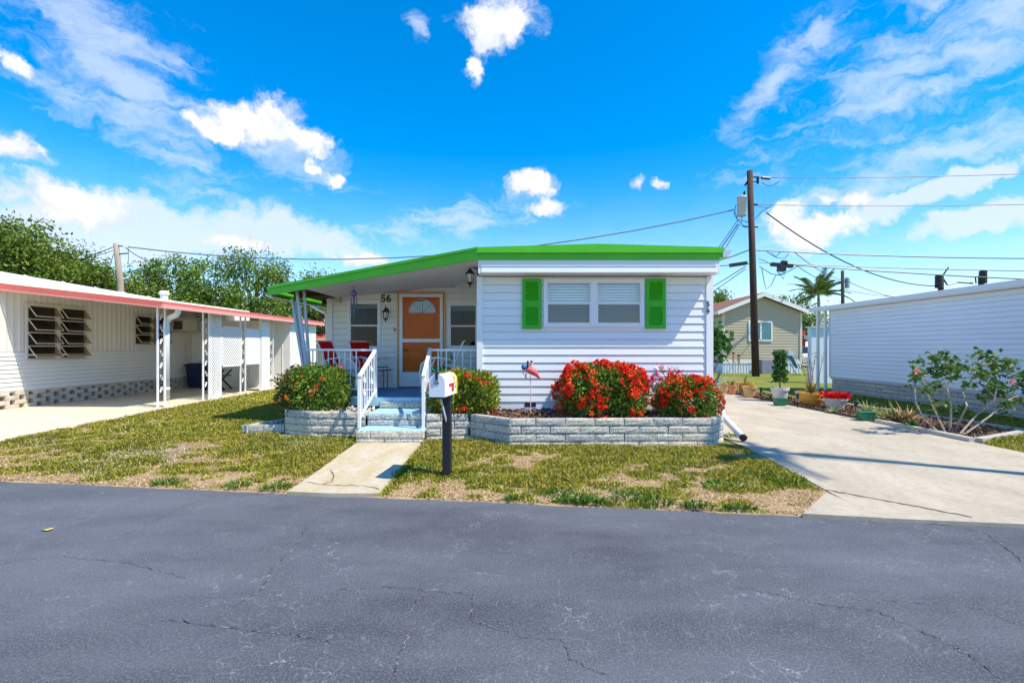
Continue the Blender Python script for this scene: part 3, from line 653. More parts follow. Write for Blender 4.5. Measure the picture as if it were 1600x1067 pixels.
m = MB(); m.box(PX0-.02,PX0+.09,PY-.03,PY+.1,.3,roof_z(PX0)-.0); m.build('corner_trim', csid, H)
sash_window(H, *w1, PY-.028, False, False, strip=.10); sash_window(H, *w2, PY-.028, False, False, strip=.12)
# curtains behind porch panes
for (a,b,c,d), cols in ((w1,[(.30,.16,.02,.10,.06)]),(w2,[])):
    m = MB()
    for k in range(7): xx = a+.06+(b-a-.12)*(k/6)*.35; m.box(xx,xx+.02,PY+.3+.02*(k%2),PY+.32+.02*(k%2),c+.05,d-.05)
    m.build('curtain', M('curtain_blue', (.10,.13,.22), .8), H)
# door
dm = MB(); rect_frame(dm, d_x0,d_x1,d_z0-.02,d_z1,PY-.045,PY+.02,.032); door = dm.build('door', trim_o, H); tag(door, 'orange front door behind a white framed storm door')
fx0,fx1,fz1 = wx(624.4,PY),wx(692.2,PY),wz(459.5,PY); zb = .66
ox0,ox1,oz1 = wx(629.4,PY),wx(687.8,PY),wz(464.5,PY)
m = MB(); m.box(fx0,ox0,PY-.04,PY-.005,zb,fz1); m.box(ox1,fx1,PY-.04,PY-.005,zb,fz1); m.box(ox0,ox1,PY-.04,PY-.005,oz1,fz1)
m.box(ox0,ox1,PY-.038,PY-.012,wz(534.8,PY),wz(529.4,PY)); m.box(ox0,ox1,PY-.038,PY-.012,zb,wz(581,PY)); m.build('storm_door_frame', white, door)
m = MB(); m.box(ox0-.01,ox1+.01,PY-.006,PY+.02,.65,oz1+.01); m.build('door_leaf', orange, door)
m = MB(); rect_frame(m, ox0+.12,ox1-.12,wz(578,PY)+.1,wz(540,PY),PY-.014,PY-.006,.02); rect_frame(m, ox0+.12,ox1-.12,wz(524,PY),wz(495,PY),PY-.014,PY-.006,.02); m.build('door_moulding', orange, door)
for (a,b) in ((wz(529.4,PY),oz1),(wz(581,PY),wz(534.8,PY))):
    m = MB(); m.add([(ox0,PY-.024,a),(ox1,PY-.024,a),(ox1,PY-.024,b),(ox0,PY-.024,b)], [(0,1,2,3)]); m.build('storm_glass', glass('storm', (.97,.97,.97), .01), door, fixn=False)
cxf = (wx(639,PY)+wx(681,PY))/2; rf = (wx(681,PY)-wx(639,PY))/2; zf = wz(489,PY); hf = wz(467.5,PY)-zf
arc = [(cxf+rf*math.cos(t), zf+hf*math.sin(t)) for t in np.linspace(0, math.pi, 17)]
m = MB(); m.prism(arc, PY-.012, PY-.008, 'y'); m.build('fanlight', glass('fan', (.05,.06,.07), .15), door)
m = MB(); pts = [(x,PY-.014,z_) for x,z_ in arc]; m.tube(pts+[pts[0]], .013, 5); m.tube([(cxf,PY-.014,zf),(cxf,PY-.014,zf+hf)], .009, 5)
for t in (.25*math.pi,.75*math.pi): m.tube([(cxf,PY-.014,zf),(cxf+rf*math.cos(t),PY-.014,zf+hf*math.sin(t))], .006, 5)
m.build('fanlight_frame', M('fan_frame', (.45,.42,.40), .5), door)
m = MB(); m.tube([(ox0+.045,PY-.03,wz(547,PY)),(ox0+.045,PY-.07,wz(547,PY)),(ox0+.1,PY-.075,wz(547,PY))], .01, 6); m.build('handle', dark, door)
m = MB(); m.box(fx0,fx1,PY-.1,PY-.005,.642,.664); m.build('sill', M('sill_red', (.16,.04,.04), .6), door)
text_mesh('56', .215, .006, dark, H, (wx(603.5,PY), PY-.022, wz(467,PY)))
m = MB(); m.box(wx(617,PY)-.015,wx(617,PY)+.015,PY-.03,PY,wz(518,PY),wz(512,PY)); m.build('door_bell', M('brass', (.35,.27,.12), .4), H)
m = MB(); m.box(wx(530,PY)-.04,wx(530,PY)+.05,PY-.12,PY,wz(473,PY),wz(463,PY)); m.build('junction_box', M('box_cream', (.55,.48,.30), .6), H)
m = MB(); m.tube([(wx(536,PY),PY-.05,wz(462,PY)),(wx(620,PY),PY-.05,wz(456,PY)),(wx(731,PY),PY-.05,wz(442,PY))], .008, 5); m.build('cable', brown, H)
# porch roof
fl = [(-.648,7.23),(-4.40,8.53)]; nfx = Vector((fl[1][0]-fl[0][0], fl[1][1]-fl[0][1], 0)).normalized()
def slabpoly(name, pts, dz0, dz1, mat):
    m = MB(); n = len(pts); m.add([(x,y,roof_z(x)+dz0) for x,y in pts]+[(x,y,roof_z(x)+dz1) for x,y in pts], [tuple(range(n))[::-1],tuple(range(n,2*n))]+[(i,(i+1)%n,n+(i+1)%n,n+i) for i in range(n)]); return m.build(name, mat, H)
slabpoly('porch_ceiling', [(-.66,7.28),(-3.72,8.34),(-3.72,17.4),(-.66,17.4)], 0, .03, M('ceiling_white', (.72,.70,.66), .5, .03, 3))
slabpoly('porch_roof', [(-.66,7.28),(-4.36,8.56),(-4.36,17.6),(-.66,17.6)], .10, .165, MATS['roof_white'])
slabpoly('roof_underside', [(-3.725,8.35),(-4.36,8.57),(-4.36,17.4),(-3.725,17.4)], .07, .098, brown)
for yy in (9.3,10.6,12):
    m = MB(); m.bar((-3.73,yy,roof_z(-3.73)+.03),(-4.34,yy,roof_z(-4.34)+.03),.06,.09); m.build('rafter', brown, H)
m = MB(); P0 = Vector((-.655,7.27,0)); P1 = Vector((-4.43,8.52,0)); q0 = Vector((-.655,7.315,0)); q1 = Vector((-4.43,8.565,0))
def fstrip(name, za0, za1, zb0, zb1, push, mat):
    m = MB(); s = Vector((0,-push,0)); A, B, C_, D2 = P0+s, P1+s, q1, q0
    m.add([(A.x,A.y,za0),(B.x,B.y,zb0),(C_.x,C_.y,zb0),(D2.x,D2.y,za0),(A.x,A.y,za1),(B.x,B.y,zb1),(C_.x,C_.y,zb1),(D2.x,D2.y,za1)], [(0,3,2,1),(4,5,6,7),(0,1,5,4),(1,2,6,5),(2,3,7,6),(3,0,4,7)]); m.build(name, mat, H)
fstrip('porch_fascia', 2.765, 2.91, 2.365, 2.475, 0, green); fstrip('porch_fascia_cap', 2.91, 2.95, 2.475, 2.522, .03, green)
m = MB(); m.bar((-4.45,8.53,2.43),(-4.45,17.6,2.43),.03,.13); m.build('side_fascia', green, H)
m = MB(); m.bar((-4.47,8.56,2.365),(-4.47,17.6,2.365),.07,.035); m.build('gutter', white, H)
m = MB(); m.tube([(-4.42,10.3,2.33),(-4.3,10.2,2.27),(-4.02,10.0,2.16),(-3.97,9.93,2.08),(-3.96,9.92,1.9),(-3.96,9.92,.3)], .04, 8); m.build('downspout', white, H, True)
# porch floor
m = MB(); m.prism([(-3.95,PY),(-3.95,8.75),(-2.6,7.93),(HX0,7.93),(HX0,PY)], .50, .635); m.build('porch_deck', bluel, H)
m = MB(); m.prism([(-3.93,PY),(-3.93,8.78),(-2.6,7.97),(HX0,7.97),(HX0,PY)], .635, .642); m.build('porch_floor', bluep, H)
m = MB(); m.prism([(-3.8,PY),(-3.8,8.85),(-2.6,8.05),(HX0,8.05),(HX0,PY)], .1, .5); m.build('porch_base', blockg, H)
# leaning porch post
pp = thing('porch_post', 'leaning grey steel bars holding the left corner of porch roof', 'post', (-3.8,8.72,.4))
def lean(px, py0, px1, py1, Y):
    return (wx(px,Y),Y,wz(py0,Y)), (wx(px1,Y),Y,wz(py1,Y))
for (a,b,c,d,Y,w) in ((464,456,485,622,8.70,.05),(475,454,487,622,8.78,.045),(456,467,482,622,8.9,.045),(461,470,484,622,8.96,.04)):
    A, B = lean(a,b,c,d,Y); m = MB(); m.bar(A, B, w, w*.6); m.build('bar', grey, pp)
m = MB()
for k in range(5):
    z_ = 2.1-k*.32; x_ = -4.05+k*.045; pts = [(x_+.05*math.cos(t)*(1-t/9), 8.8, z_+.05*math.sin(t)*(1-t/9)) for t in np.linspace(0, 7, 12)]; m.tube(pts, .008, 4)
m.build('scroll', grey, pp)
# ------------------------------------------------------------------ railings
def railing(label, side):
    xs = -2.345 if side < 0 else -1.42
    o = thing('stair_railing', label, 'railing', (xs,7.1,.28))
    xt = -2.385 if side < 0 else -1.50
    b0 = (xs,7.03,.28); t0 = (xs,7.03,1.03); t1 = (xt,7.97,1.425)
    m = MB(); m.bar(b0,(t0[0],t0[1],1.0),.04); m.build('post', white, o)
    m = MB(); m.bar((xt,7.97,.64),(xt,7.97,1.42),.038); m.build('post', white, o)
    m = MB(); m.bar(t0,t1,.05,.034); m.build('handrail', white, o)
    m = MB(); m.bar((xs,7.03,.42),(xt,7.97,.76),.03,.03); m.build('bottom_rail', white, o)
    bmx = None
    for k in range(1,7):
        f = k/7; x = xs+(xt-xs)*f; y = 7.03+.94*f; m = MB(); m.bar((x,y,.42+.34*f),(x,y,1.03+.395*f-.02),.015); bo = m.build('baluster', white, o)
        if k in (2,5):
            m = MB()
            for dz in (.25,.45): m.tube([(x,y+.045*math.cos(t),.42+.34*f+dz+.05*math.sin(t)) for t in np.linspace(0,2*math.pi,9)], .007, 4)
            m.build('scroll', white, bo)
    xe = -3.86 if side < 0 else -.70; ye = 8.78 if side < 0 else 7.97
    n = 10 if side < 0 else 6
    P = [(xt,7.97)]+([(-2.62,8.0)] if side < 0 else [])+[(xe,ye)]
    for a, b in zip(P[:-1], P[1:]):
        m = MB(); m.bar((a[0],a[1],1.41),(b[0],b[1],1.41),.045,.035); m.build('top_rail', white, o); m = MB(); m.bar((a[0],a[1],.76),(b[0],b[1],.76),.03,.025); m.build('bottom_rail', white, o)
    a, b = P[-2], P[-1]
    for k in range(1, n+1):
        f = k/n; x, y = a[0]+(b[0]-a[0])*f, a[1]+(b[1]-a[1])*f; m = MB(); m.bar((x,y,.65 if k == n else .76),(x,y,1.40),.016 if k < n else .035); m.build('baluster' if k < n else 'post', white, o)
railing('white metal railing left of the steps, running on to the porch post', -1)
railing('white metal railing right of the steps, meeting the white front corner', 1)
# ------------------------------------------------------------------ lanterns and chime
def lantern(name, label, c, wall, s=1.0):
    o = thing(name, label, 'lantern', c); x,y,z = c
    m = MB(); m.lathe([(.001,.165*s),(.02*s,.15*s),(.03*s,.13*s),(.075*s,.085*s),(.08*s,.075*s),(.06*s,.07*s)], c, 8); m.build('cap', iron, o)
    m = MB(); m.lathe([(.055*s,.07*s),(.038*s,-.06*s)], c, 8); m.build('glass', M('lamp_glass', (.75,.73,.66), .25), o)
    m = MB()
    for k in range(6):
        a = k*math.pi/3; m.bar((x+.058*s*math.cos(a),y+.058*s*math.sin(a),z+.07*s),(x+.041*s*math.cos(a),y+.041*s*math.sin(a),z-.06*s),.008)
    m.lathe([(.045*s,-.055*s),(.045*s,-.07*s),(.015*s,-.095*s),(.008*s,-.13*s),(.001,-.14*s)], c, 8); m.build('cage', iron, o)
    m = MB(); wv = Vector(wall); m.tube([Vector(c)+Vector((0,0,.15*s)), Vector(c)+Vector((0,0,.2*s)), (Vector(c)+wv)*.5+Vector((0,0,.11*s)), wv], .009, 6)
    d = (wv-Vector(c)); d.z = 0; d.normalize(); m.bar(wv-Vector((0,0,.06*s)), wv+Vector((0,0,.06*s)), .05, .02); m.build('bracket', iron, o)
    return o
lantern('wall_lantern', 'black carriage lantern on porch wall left of orange door', (wx(605.5,PY),PY-.14,wz(494,PY)), (wx(605.5,PY),PY-.02,wz(487,PY)), .95)
lantern('wall_lantern', 'black carriage lantern hanging at the corner right of the porch ceiling', (-.84,7.92,2.57), (-.70,7.92,2.70), 1.05)
wc = thing('wind_chime', 'purple wind chime with dark tubes hanging from porch ceiling', 'wind chime', (-2.93,8.5,2.1))
m = MB(); m.tube([(-2.93,8.5,roof_z(-2.93)),(-2.93,8.5,2.44)], .004, 4); m.lathe([(.01,0),(.055,.03),(.06,.08),(.02,.12)], (-2.93,8.5,2.33), 8); m.build('top', M('purple', (.16,.08,.30), .4), wc)
for k in range(4):
    a = k*math.pi/2+.5; x, y = -2.93+.045*math.cos(a), 8.5+.045*math.sin(a); m = MB(); m.tube([(x,y,2.33),(x,y,2.08-.03*k)], .010, 6); m.build('tube', M('chime_tube', (.05,.07,.11), .3, metal=.6), wc)
# ------------------------------------------------------------------ chairs and tables
redc = M('red_sling', (.80,.014,.014), .7, .08, 20); sage = M('pale_sling', (.55,.63,.60), .7)
def chair(label, loc, rz, sling, cushion=None, group=None):
    o = thing('patio_chair', label, 'chair', (0,0,0), group)
    prof = [(.28,.40),(.20,.375),(.02,.36),(-.18,.37),(-.24,.42),(-.30,.55),(-.38,.75),(-.44,.90),(-.47,.93)]
    m = MB(); v = []; f = []
    for x,z in prof: v += [(x,-.24,z),(x,.24,z),(x+.004,.24,z-.01),(x+.004,-.24,z-.01)]
    for i in range(len(prof)-1):
        a = i*4
        for j in range(4): f.append((a+j,a+(j+1)%4,a+4+(j+1)%4,a+4+j))
    m.add(v, f); m.build('sling', sling, o)
    for s in (-1,1):
        y = s*.26; m = MB(); m.tube([(p[0],y,p[1]) for p in prof], .014, 6); m.build('side_rail', white, o, True)
        m = MB(); m.tube([(-.30,y*1.05,.55),(-.2,y*1.1,.60),(0,y*1.12,.63),(.18,y*1.12,.61),(.28,y*1.1,.52),(.31,y*1.08,.36),(.27,y*1.08,.12),(.30,y*1.08,.012)], .015, 6); m.build('arm', white, o, True)
        m = MB(); m.tube([(.05,y*1.08,.61),(.10,y*1.08,.52),(.09,y*1.06,.44),(.02,y*1.04,.37)], .009, 6); m.tube([(-.12,y*1.06,.60),(-.06,y*1.06,.5),(-.09,y*1.04,.37)], .009, 6); m.build('arm_brace', white, o, True)
        m = MB(); m.tube([(-.20,y,.38),(-.28,y*1.04,.16),(-.33,y*1.06,.012)], .014, 6); m.build('leg', white, o, True)
    for x,z in ((.28,.40),(-.24,.41),(-.47,.93)):
        m = MB(); m.tube([(x,-.26,z),(x,.26,z)], .012, 6); m.build('cross_bar', white, o)
    if cushion:
        m = MB(); m.lathe([(.02,0),(.22,.005),(.25,.03),(.24,.07),(.2,.085),(.02,.09)], (.03,0,.375), 12); m.build('cushion', cushion, o, True)
        m = MB(); m.lathe([(.02,-.10),(.12,-.08),(.17,0),(.12,.09),(.02,.11)], (-.19,0,.62), 10, .45, 1); m.build('pillow', M('floral', (.55,.42,.30), .8, 0, 18, col2=(.30,.40,.12)), o, True)
    o.location = loc; o.rotation_euler = (0,0,rz); return o
chair('red sling patio chair seen side on at left end of porch', (-3.22,9.0,.642), R(-8), redc, None, 'red porch chairs')
chair('red sling patio chair facing out below the porch window', (-2.86,9.42,.642), R(-38), redc, None, 'red porch chairs')
chair('white patio chair with green seat cushion right of orange door', (-1.50,8.75,.642), R(188), sage, M('green_cushion', (.05,.33,.02), .8))
tblue = M('teal_metal', (.02,.14,.22), .4)
def side_table(label, c, w, h, mat):
    o = thing('side_table', label, 'table', c, 'small porch tables'); x,y,z = c
    m = MB(); m.box(x-w,x+w,y-w,y+w,z+h-.02,z+h); m.build('top', mat, o)
    for a in (-1,1):
        for b in (-1,1): m = MB(); m.tube([(x+a*w*.9,y+b*w*.9,z+h-.02),(x+a*w*.95,y+b*w*.95,z)], .011, 5); m.build('leg', mat, o)
side_table('small teal metal table left of the orange door', (wx(592,9.45),9.45,.642), .14, .44, tblue)
side_table('small teal metal table between the two red chairs', (wx(556,9.0),9.0,.642), .13, .40, tblue)
# ------------------------------------------------------------------ mailbox
rn = math.atan2(.136, 1); MBX = thing('mailbox', 'white metal mailbox with red flag on a black post by the walk', 'mailbox', (-.815,5.32,.03))
def mtx(p):  # local: x right, y inward, z up; origin at post base
    c, s = math.cos(-rn), math.sin(-rn); return (-.815+p[0]*c-p[1]*s, 5.32+p[0]*s+p[1]*c, .03+p[2])
def mbuild(m, name, mat, parent=MBX, smooth=False):
    m.v = [mtx(p) for p in m.v]; return m.build(name, mat, parent, smooth)
wd, hh, y0, y1, zb_ = .080, .235, -.36, .10, .915
post_m = M('post_black', (.012,.014,.020), .5, .2, 10)
m = MB(); m.box(-.042,.042,-.042,.042,-.1,.90); mbuild(m, 'post', post_m)
m = MB(); m.bar((0,-.25,.91),(0,-.03,.62),.012,.025); mbuild(m, 'brace', grey)
m = MB(); m.box(-.05,.05,-.30,.06,.89,.914); mbuild(m, 'mount_board', post_m)
pr = [(-wd,0),(wd,0),(wd,.15)]+[(wd*math.cos(t),.15+wd*math.sin(t)*1.02) for t in np.linspace(.2,math.pi-.2,9)]+[(-wd,.15)]
pr = [(a,zb_+b) for a,b in pr]
mwhite = M('mailbox_white', (.80,.80,.80), .3, .02, 5)
m = MB(); m.prism(pr, y0+.012, y1, 'y'); bx_ = mbuild(m, 'box', mwhite, MBX)
m = MB(); m.prism([(a*1.04,zb_+(b-zb_)*1.02) for a,b in pr], y0-.004, y0+.011, 'y'); md_ = mbuild(m, 'door', M('mailbox_door', (.74,.77,.80), .35), MBX)
m = MB(); m.prism([(a*1.05,zb_+(b-zb_)*1.025) for a,b in pr], y1-.03, y1+.012, 'y'); mbuild(m, 'rear_band', M('lime_paint', (.62,.66,.05), .5), bx_)
m = MB(); m.box(-.012,.012,y0-.02,y0-.004,zb_+.175,zb_+.225); m.box(-.012,.012,y0-.02,y0+.02,zb_+.222,zb_+.252); mbuild(m, 'latch', dark, md_)
m = MB(); m.box(wd+.001,wd+.007,-.20,-.06,zb_+.10,zb_+.125); m.box(wd+.001,wd+.007,-.10,-.03,zb_+.04,zb_+.125); mbuild(m, 'flag', M('flag_red', (.62,.02,.04), .4), bx_)
m = MB()
for (yy,zz_) in ((.0,.16),(.03,.12),(-.01,.19),(.04,.08)): m.lathe([(.018,0),(.018,.002)], (0,0,0), 8); m.v[-16:] = [(wd+.001+v[2], yy+v[0], zb_+zz_+v[1]) for v in m.v[-16:]]
mbuild(m, 'painted_spots', M('spot_orange', (.7,.25,.03), .5), bx_)
q = mtx((-.002, y0-.0085, zb_+.145)); text_mesh('56', .052, .001, dark, md_, q, -rn, 'number')
# ------------------------------------------------------------------ shrubs
def ixora(name, label, c, rx, ry, rz, nl, nf, fcol, lcol=((.05,.14,.014),(.25,.36,.045)), flat=.0, brown_side=0, topbias=0, fl_size=1.0, group='ixora shrubs by the porch'):
    o = thing(name, label, 'shrub', (c[0],c[1],c[2]-rz*.85), group); c = np.array(c)
    ph = RNG.uniform(0,6,6)
    def surf(n, shell):
        d = unit(RNG.normal(size=(n,3))); d[:,2] = np.where(d[:,2] < -.75, -d[:,2], d[:,2])
        a = np.arctan2(d[:,1], d[:,0]); b = np.arcsin(d[:,2])
        bump = 1+.07*np.sin(3*a+ph[0])*np.cos(2*b)+.06*np.sin(5*a+4*b+ph[1])+.05*np.sin(9*a+ph[2])*np.sin(7*b+ph[3])+.04*RNG.normal(size=n)
        r = shell*bump; sq = np.abs(d)**.82*np.sign(d); return d, c+sq*np.array([rx,ry,rz])*r[:,None]*1.0
    d, P = surf(nl, (1-.55*RNG.random(nl)**1.9)); P[:,2] = np.maximum(P[:,2], c[2]-rz*.86)
    N = d*.8+RNG.normal(size=P.shape)*.7+np.array([0,0,.35]); t = RNG.random((nl,1))
    C = np.array(lcol[0])*(1-t)+np.array(lcol[1])*t
    if brown_side:
        bs = (d[:,0] < -.35) & (RNG.random(nl) < .55); C[bs] = np.array([.11,.07,.03])*RNG.uniform(.6,1.4,(bs.sum(),1))
    V, F_, C2 = leaves(P, N, RNG.uniform(.035,.075,nl), .5, C, .1); npmesh('foliage', V, F_, C2, leafm, o, 'stuff')
    m = MB()
    for k in range(9):
        a = k*.7; e = c+np.array([rx*.75*math.cos(a), ry*.75*math.sin(a), rz*.3*math.sin(a*2)]); b0 = (c[0]+.06*math.cos(a), c[1]+.06*math.sin(a), c[2]-rz*.9)
        m.tube([b0, tuple((np.array(b0)+e)/2+np.array([0,0,-.05])), tuple(e)], [.014,.011,.005], 5)
    m.build('stems', bark, o)
    # flower heads
    d, P = surf(nf, np.full(nf, 1.03)); 
    if topbias: k = RNG.random(nf) < np.clip(.25+topbias*d[:,2]+2.2*(fbm(P[:,0]*4.5+9,P[:,2]*4.5,2)-.42), .04, 1); d, P = d[k], P[k]
    P[:,2] = np.maximum(P[:,2], c[2]-rz*.8); n = len(P); k = 16
    pd = unit(np.repeat(d,k,0)*.9+RNG.normal(size=(n*k,3))*.8); rad = np.repeat((.014+.040*RNG.random(n)**1.3)*fl_size,k)
    PP = np.repeat(P,k,0)+pd*rad[:,None]*.6; base = np.repeat(np.array(fcol)[RNG.integers(0,len(fcol),n)],k,0)*RNG.uniform(.75,1.2,(n*k,1))
    V, F_, C2 = leaves(PP, unit(np.cross(pd, RNG.normal(size=pd.shape)))+pd*.5, rad*.75, .8, base, 0, .15); npmesh('flowers', V, F_, C2, petal, o, 'stuff')
    return o
RED = [(.85,.022,.014),(.90,.05,.018),(.70,.010,.014),(.92,.11,.025)]
ORG_F = [(.80,.14,.03),(.75,.10,.05),(.85,.22,.06),(.7,.07,.03)]
ixora('ixora_shrub', 'rounded green shrub with few orange flowers in left planter', (-3.36,7.95,.74), .54,.48,.38, 8500, 42, ORG_F, brown_side=1)
ixora('ixora_shrub', 'green shrub with orange red flowers behind the white mailbox', (-.88,7.48,.735), .53,.38,.34, 7500, 120, ORG_F+RED[:2], ((.08,.16,.014),(.36,.40,.04)))
ixora('ixora_shrub', 'largest shrub covered in red flowers below the white front wall', (1.21,7.18,.78), .64,.40,.40, 8500, 1000, RED, topbias=.45, fl_size=1.5)
ixora('ixora_shrub', 'smaller red flowering shrub at right end of the long planter', (2.42,7.12,.69), .42,.36,.30, 4800, 430, RED+[(.8,.12,.03)], topbias=.25, fl_size=1.3)
# taller pink flowering stems behind
o = thing('pink_flower_plant', 'tall thin stems with pink flowers rising above smaller red shrub', 'plant', (2.35,7.35,.45))
m = MB(); PP = []
for (px,py) in ((1034,574),(1047,577),(1055,578),(1067,586),(1082,590),(1026,584),(1110,600),(1096,601)):
    Y = 7.38; e = (wx(px,Y),Y+random.uniform(-.08,.05),wz(py,Y)); m.tube([(2.3+random.uniform(-.12,.25),7.38,.5),((e[0]+2.35)/2,7.38,(e[2]+.6)/2),e], [.007,.005,.003], 4); PP.append(e)
m.build('stems', bark, o)
P = np.repeat(np.array(PP),26,0)+RNG.normal(size=(26*len(PP),3))*.028; n = len(P); V,F_,C2 = leaves(P, RNG.normal(size=(n,3)), RNG.uniform(.02,.04,n), .8, np.array([.75,.08,.17])*RNG.uniform(.6,1.25,(n,1))); npmesh('flowers', V,F_,C2, petal, o, 'stuff')
P = np.concatenate([np.array([2.33,7.38,.6])+(np.array(p)-np.array([2.33,7.38,.6]))*RNG.uniform(.3,.95,(22,1)) for p in PP]); n = len(P)
V,F_,C2 = leaves(P, RNG.normal(size=(n,3)), RNG.uniform(.04,.08,n), .45, np.array([.06,.13,.02])*RNG.uniform(.6,1.5,(n,1))); npmesh('foliage', V,F_,C2, leafm, o, 'stuff')
# dark weed sprigs behind left shrub
o = thing('dark_leaf_plant', 'dark glossy leafed sprigs behind the rounded left shrub', 'plant', (-3.95,8.4,.2))
P = []; m = MB()
for (px,py) in ((440,585),(434,592),(447,582),(455,574),(462,577),(450,576),(437,605)):
    Y = 8.3; e = np.array((wx(px,Y),Y+random.uniform(-.1,.1),wz(py,Y))); b0 = np.array((-3.75,8.3,.3)); m.tube([tuple(b0),tuple((b0+e)/2),tuple(e)], [.01,.008,.004], 4); P += [b0+(e-b0)*t for t in np.linspace(.45,1,14)]
m.build('stems', bark, o); P = np.array(P); n = len(P); V,F_,C2 = leaves(P, RNG.normal(size=(n,3))+np.array([-.3,0,.9]), RNG.uniform(.07,.13,n), .35, np.array([.02,.03,.018])*RNG.uniform(.6,1.5,(n,1))); npmesh('foliage', V,F_,C2, leafm, o, 'stuff')
# ------------------------------------------------------------------ garden ornaments
o = thing('flamingo_ornament', 'pink flamingo ornament on a thin pole in front of siding', 'ornament', (wx(829,7.3),7.3,.45)); fx = wx(829,7.3); Z0 = wz(588,7.3)
m = MB(); m.tube([(fx,7.3,.42),(fx,7.3,Z0+.02)], .007, 6); m.build('pole', M('pole_pink', (.75,.55,.52), .5), o)
body = [(-.075,.045,.02),(-.05,.052,.045),(0,.05,.065),(.05,.02,.055),(.10,-.03,.03),(.145,-.085,.006)]
m = MB(); m.tube([(fx+a,7.3,Z0+.045+b) for a,b,r in body], [r for a,b,r in body], 10); m.build('body', M('flamingo_pink', (.72,.06,.08), .45, 0, 14, col2=(.80,.22,.20)), o, True)
m = MB(); m.tube([(fx-.05,7.3,Z0+.08),(fx-.03,7.3,Z0+.14),(fx+.0,7.3,Z0+.17),(fx+.022,7.3,Z0+.20),(fx+.005,7.3,Z0+.225)], [.03,.022,.018,.024,.012], 8); m.build('neck_head', M('flamingo_cream', (.72,.45,.26), .5), o, True)
m = MB(); m.tube([(fx-.045,7.28,Z0+.13),(fx-.045,7.28,Z0+.19),(fx-.04,7.28,Z0+.235)], [.02,.012,.016], 8); m.tube([(fx+.015,7.28,Z0+.22),(fx+.018,7.28,Z0+.235)], .02, 8); m.build('dark_trim', dark, o)
m = MB(); m.lathe([(.002,-.045),(.03,-.035),(.042,0),(.03,.035),(.002,.045)], (fx-.10,7.28,Z0+.14), 10); m.build('blue_ball', M('blue_ball', (.03,.14,.30), .3), o, True)
m = MB(); m.tube([(fx-.10,7.28,Z0+.1),(fx-.11,7.28,Z0+.05),(fx-.09,7.28,Z0+.02)], .012, 6); m.tube([(fx-.06,7.29,Z0+.05),(fx-.08,7.29,Z0-.01),(fx-.055,7.29,Z0-.02)], .012, 6); m.build('feet', M('feet_grey', (.35,.36,.34), .5), o)
o = thing('swan_ornament', 'white swan ornament between the two red flowering shrubs', 'ornament', (2.08,7.4,.45)); Y = 7.42; sx = wx(1030,Y); sw = M('swan_white', (.72,.76,.80), .4)
m = MB(); m.tube([(sx+.14,Y,.93),(sx+.09,Y,.88),(sx+.0,Y,.83),(sx-.07,Y,.85),(sx-.11,Y,.88)], [.01,.07,.105,.085,.03], 10); m.build('body', sw, o, True)
m = MB(); m.tube([(sx-.09,Y,.87),(sx-.12,Y,.96),(sx-.09,Y,1.04),(sx-.03,Y,1.09),(sx-.04,Y,1.13),(sx-.09,Y,1.13)], [.04,.028,.024,.022,.028,.01], 8); m.build('neck_head', sw, o, True)
m = MB(); m.tube([(sx-.03,Y-.05,.86),(sx+.05,Y-.08,.92),(sx+.13,Y-.06,1.02)], [.05,.06,.012], 8); m.build('wing', sw, o, True)
m = MB(); m.lathe([(.10,0),(.08,.1),(.07,.3)], (sx,Y,.45), 10); m.build('plinth', sw, o)
o = thing('garden_stake', 'thin black stake with pink flower ornament before the swan', 'ornament', (wx(1025,7.0),7.0,.43)); fx = wx(1025,7.0)
m = MB(); m.tube([(fx,7.0,.40),(fx,7.0,1.0)], .006, 5); m.build('pole', iron, o)
P = np.array([fx-.01,7.0,1.02])+RNG.normal(size=(60,3))*np.array([.05,.02,.03]); V,F_,C2 = leaves(P, RNG.normal(size=(60,3)), RNG.uniform(.03,.05,60), .8, np.array([.70,.22,.45])*RNG.uniform(.6,1.2,(60,1))); npmesh('petals', V,F_,C2, petal, o, 'stuff')
dg = M('hood_green', (.035,.10,.06), .6, .2, 12)
o = thing('garden_floodlight', 'dark green hooded ground floodlight on planter mulch', 'light', (wx(923.5,6.92),6.92,.42)); x0,x1 = wx(906,6.92),wx(941,6.92)
m = MB(); m.prism([(x0,.43),(x0-.01,.50),(x0+.03,.535),((x0+x1)/2,.548),(x1-.03,.535),(x1+.01,.50),(x1,.43),(x1-.03,.43),(x1-.035,.50),((x0+x1)/2,.515),(x0+.035,.50),(x0+.03,.43)], 6.86,7.0, 'y'); m.build('hood', dg, o)
m = MB(); m.box(x0+.03,x1-.03,6.95,6.99,.42,.515); m.build('lens', dark, o)
# ------------------------------------------------------------------ left neighbour home
LX = -11.2
N_ = thing('neighbour_home', 'cream and white mobile home with salmon edged carport on the left', 'house', (-11.2,12,.1))
ribm = M('rib_cream', (.72,.69,.62), .5, .04, 2)
lw = MB(); lw.box(LX-3.6,LX-.03,5.6,20,.45,2.9); lw = lw.build('body_wall', ribm, N_)
m = MB(); yy = 5.6; v = []; 
ys = np.arange(5.6,20.01,.05); n = len(ys)
v = [(LX+(.0 if (i%3) else .014), y, 1.36) for i,y in enumerate(ys)]+[(LX+(.0 if (i%3) else .014), y, 2.95) for i,y in enumerate(ys)]
m.add(v, [(i,i+1,n+i+1,n+i) for i in range(n-1)]); rib = m.build('ribbed_wall', ribm, N_, fixn=False)
me = lap_mesh(14.4, .095, -.022, 'siding_board', 'y'); me.materials.append(M('left_siding', (.78,.77,.73), .5, .03, 2))
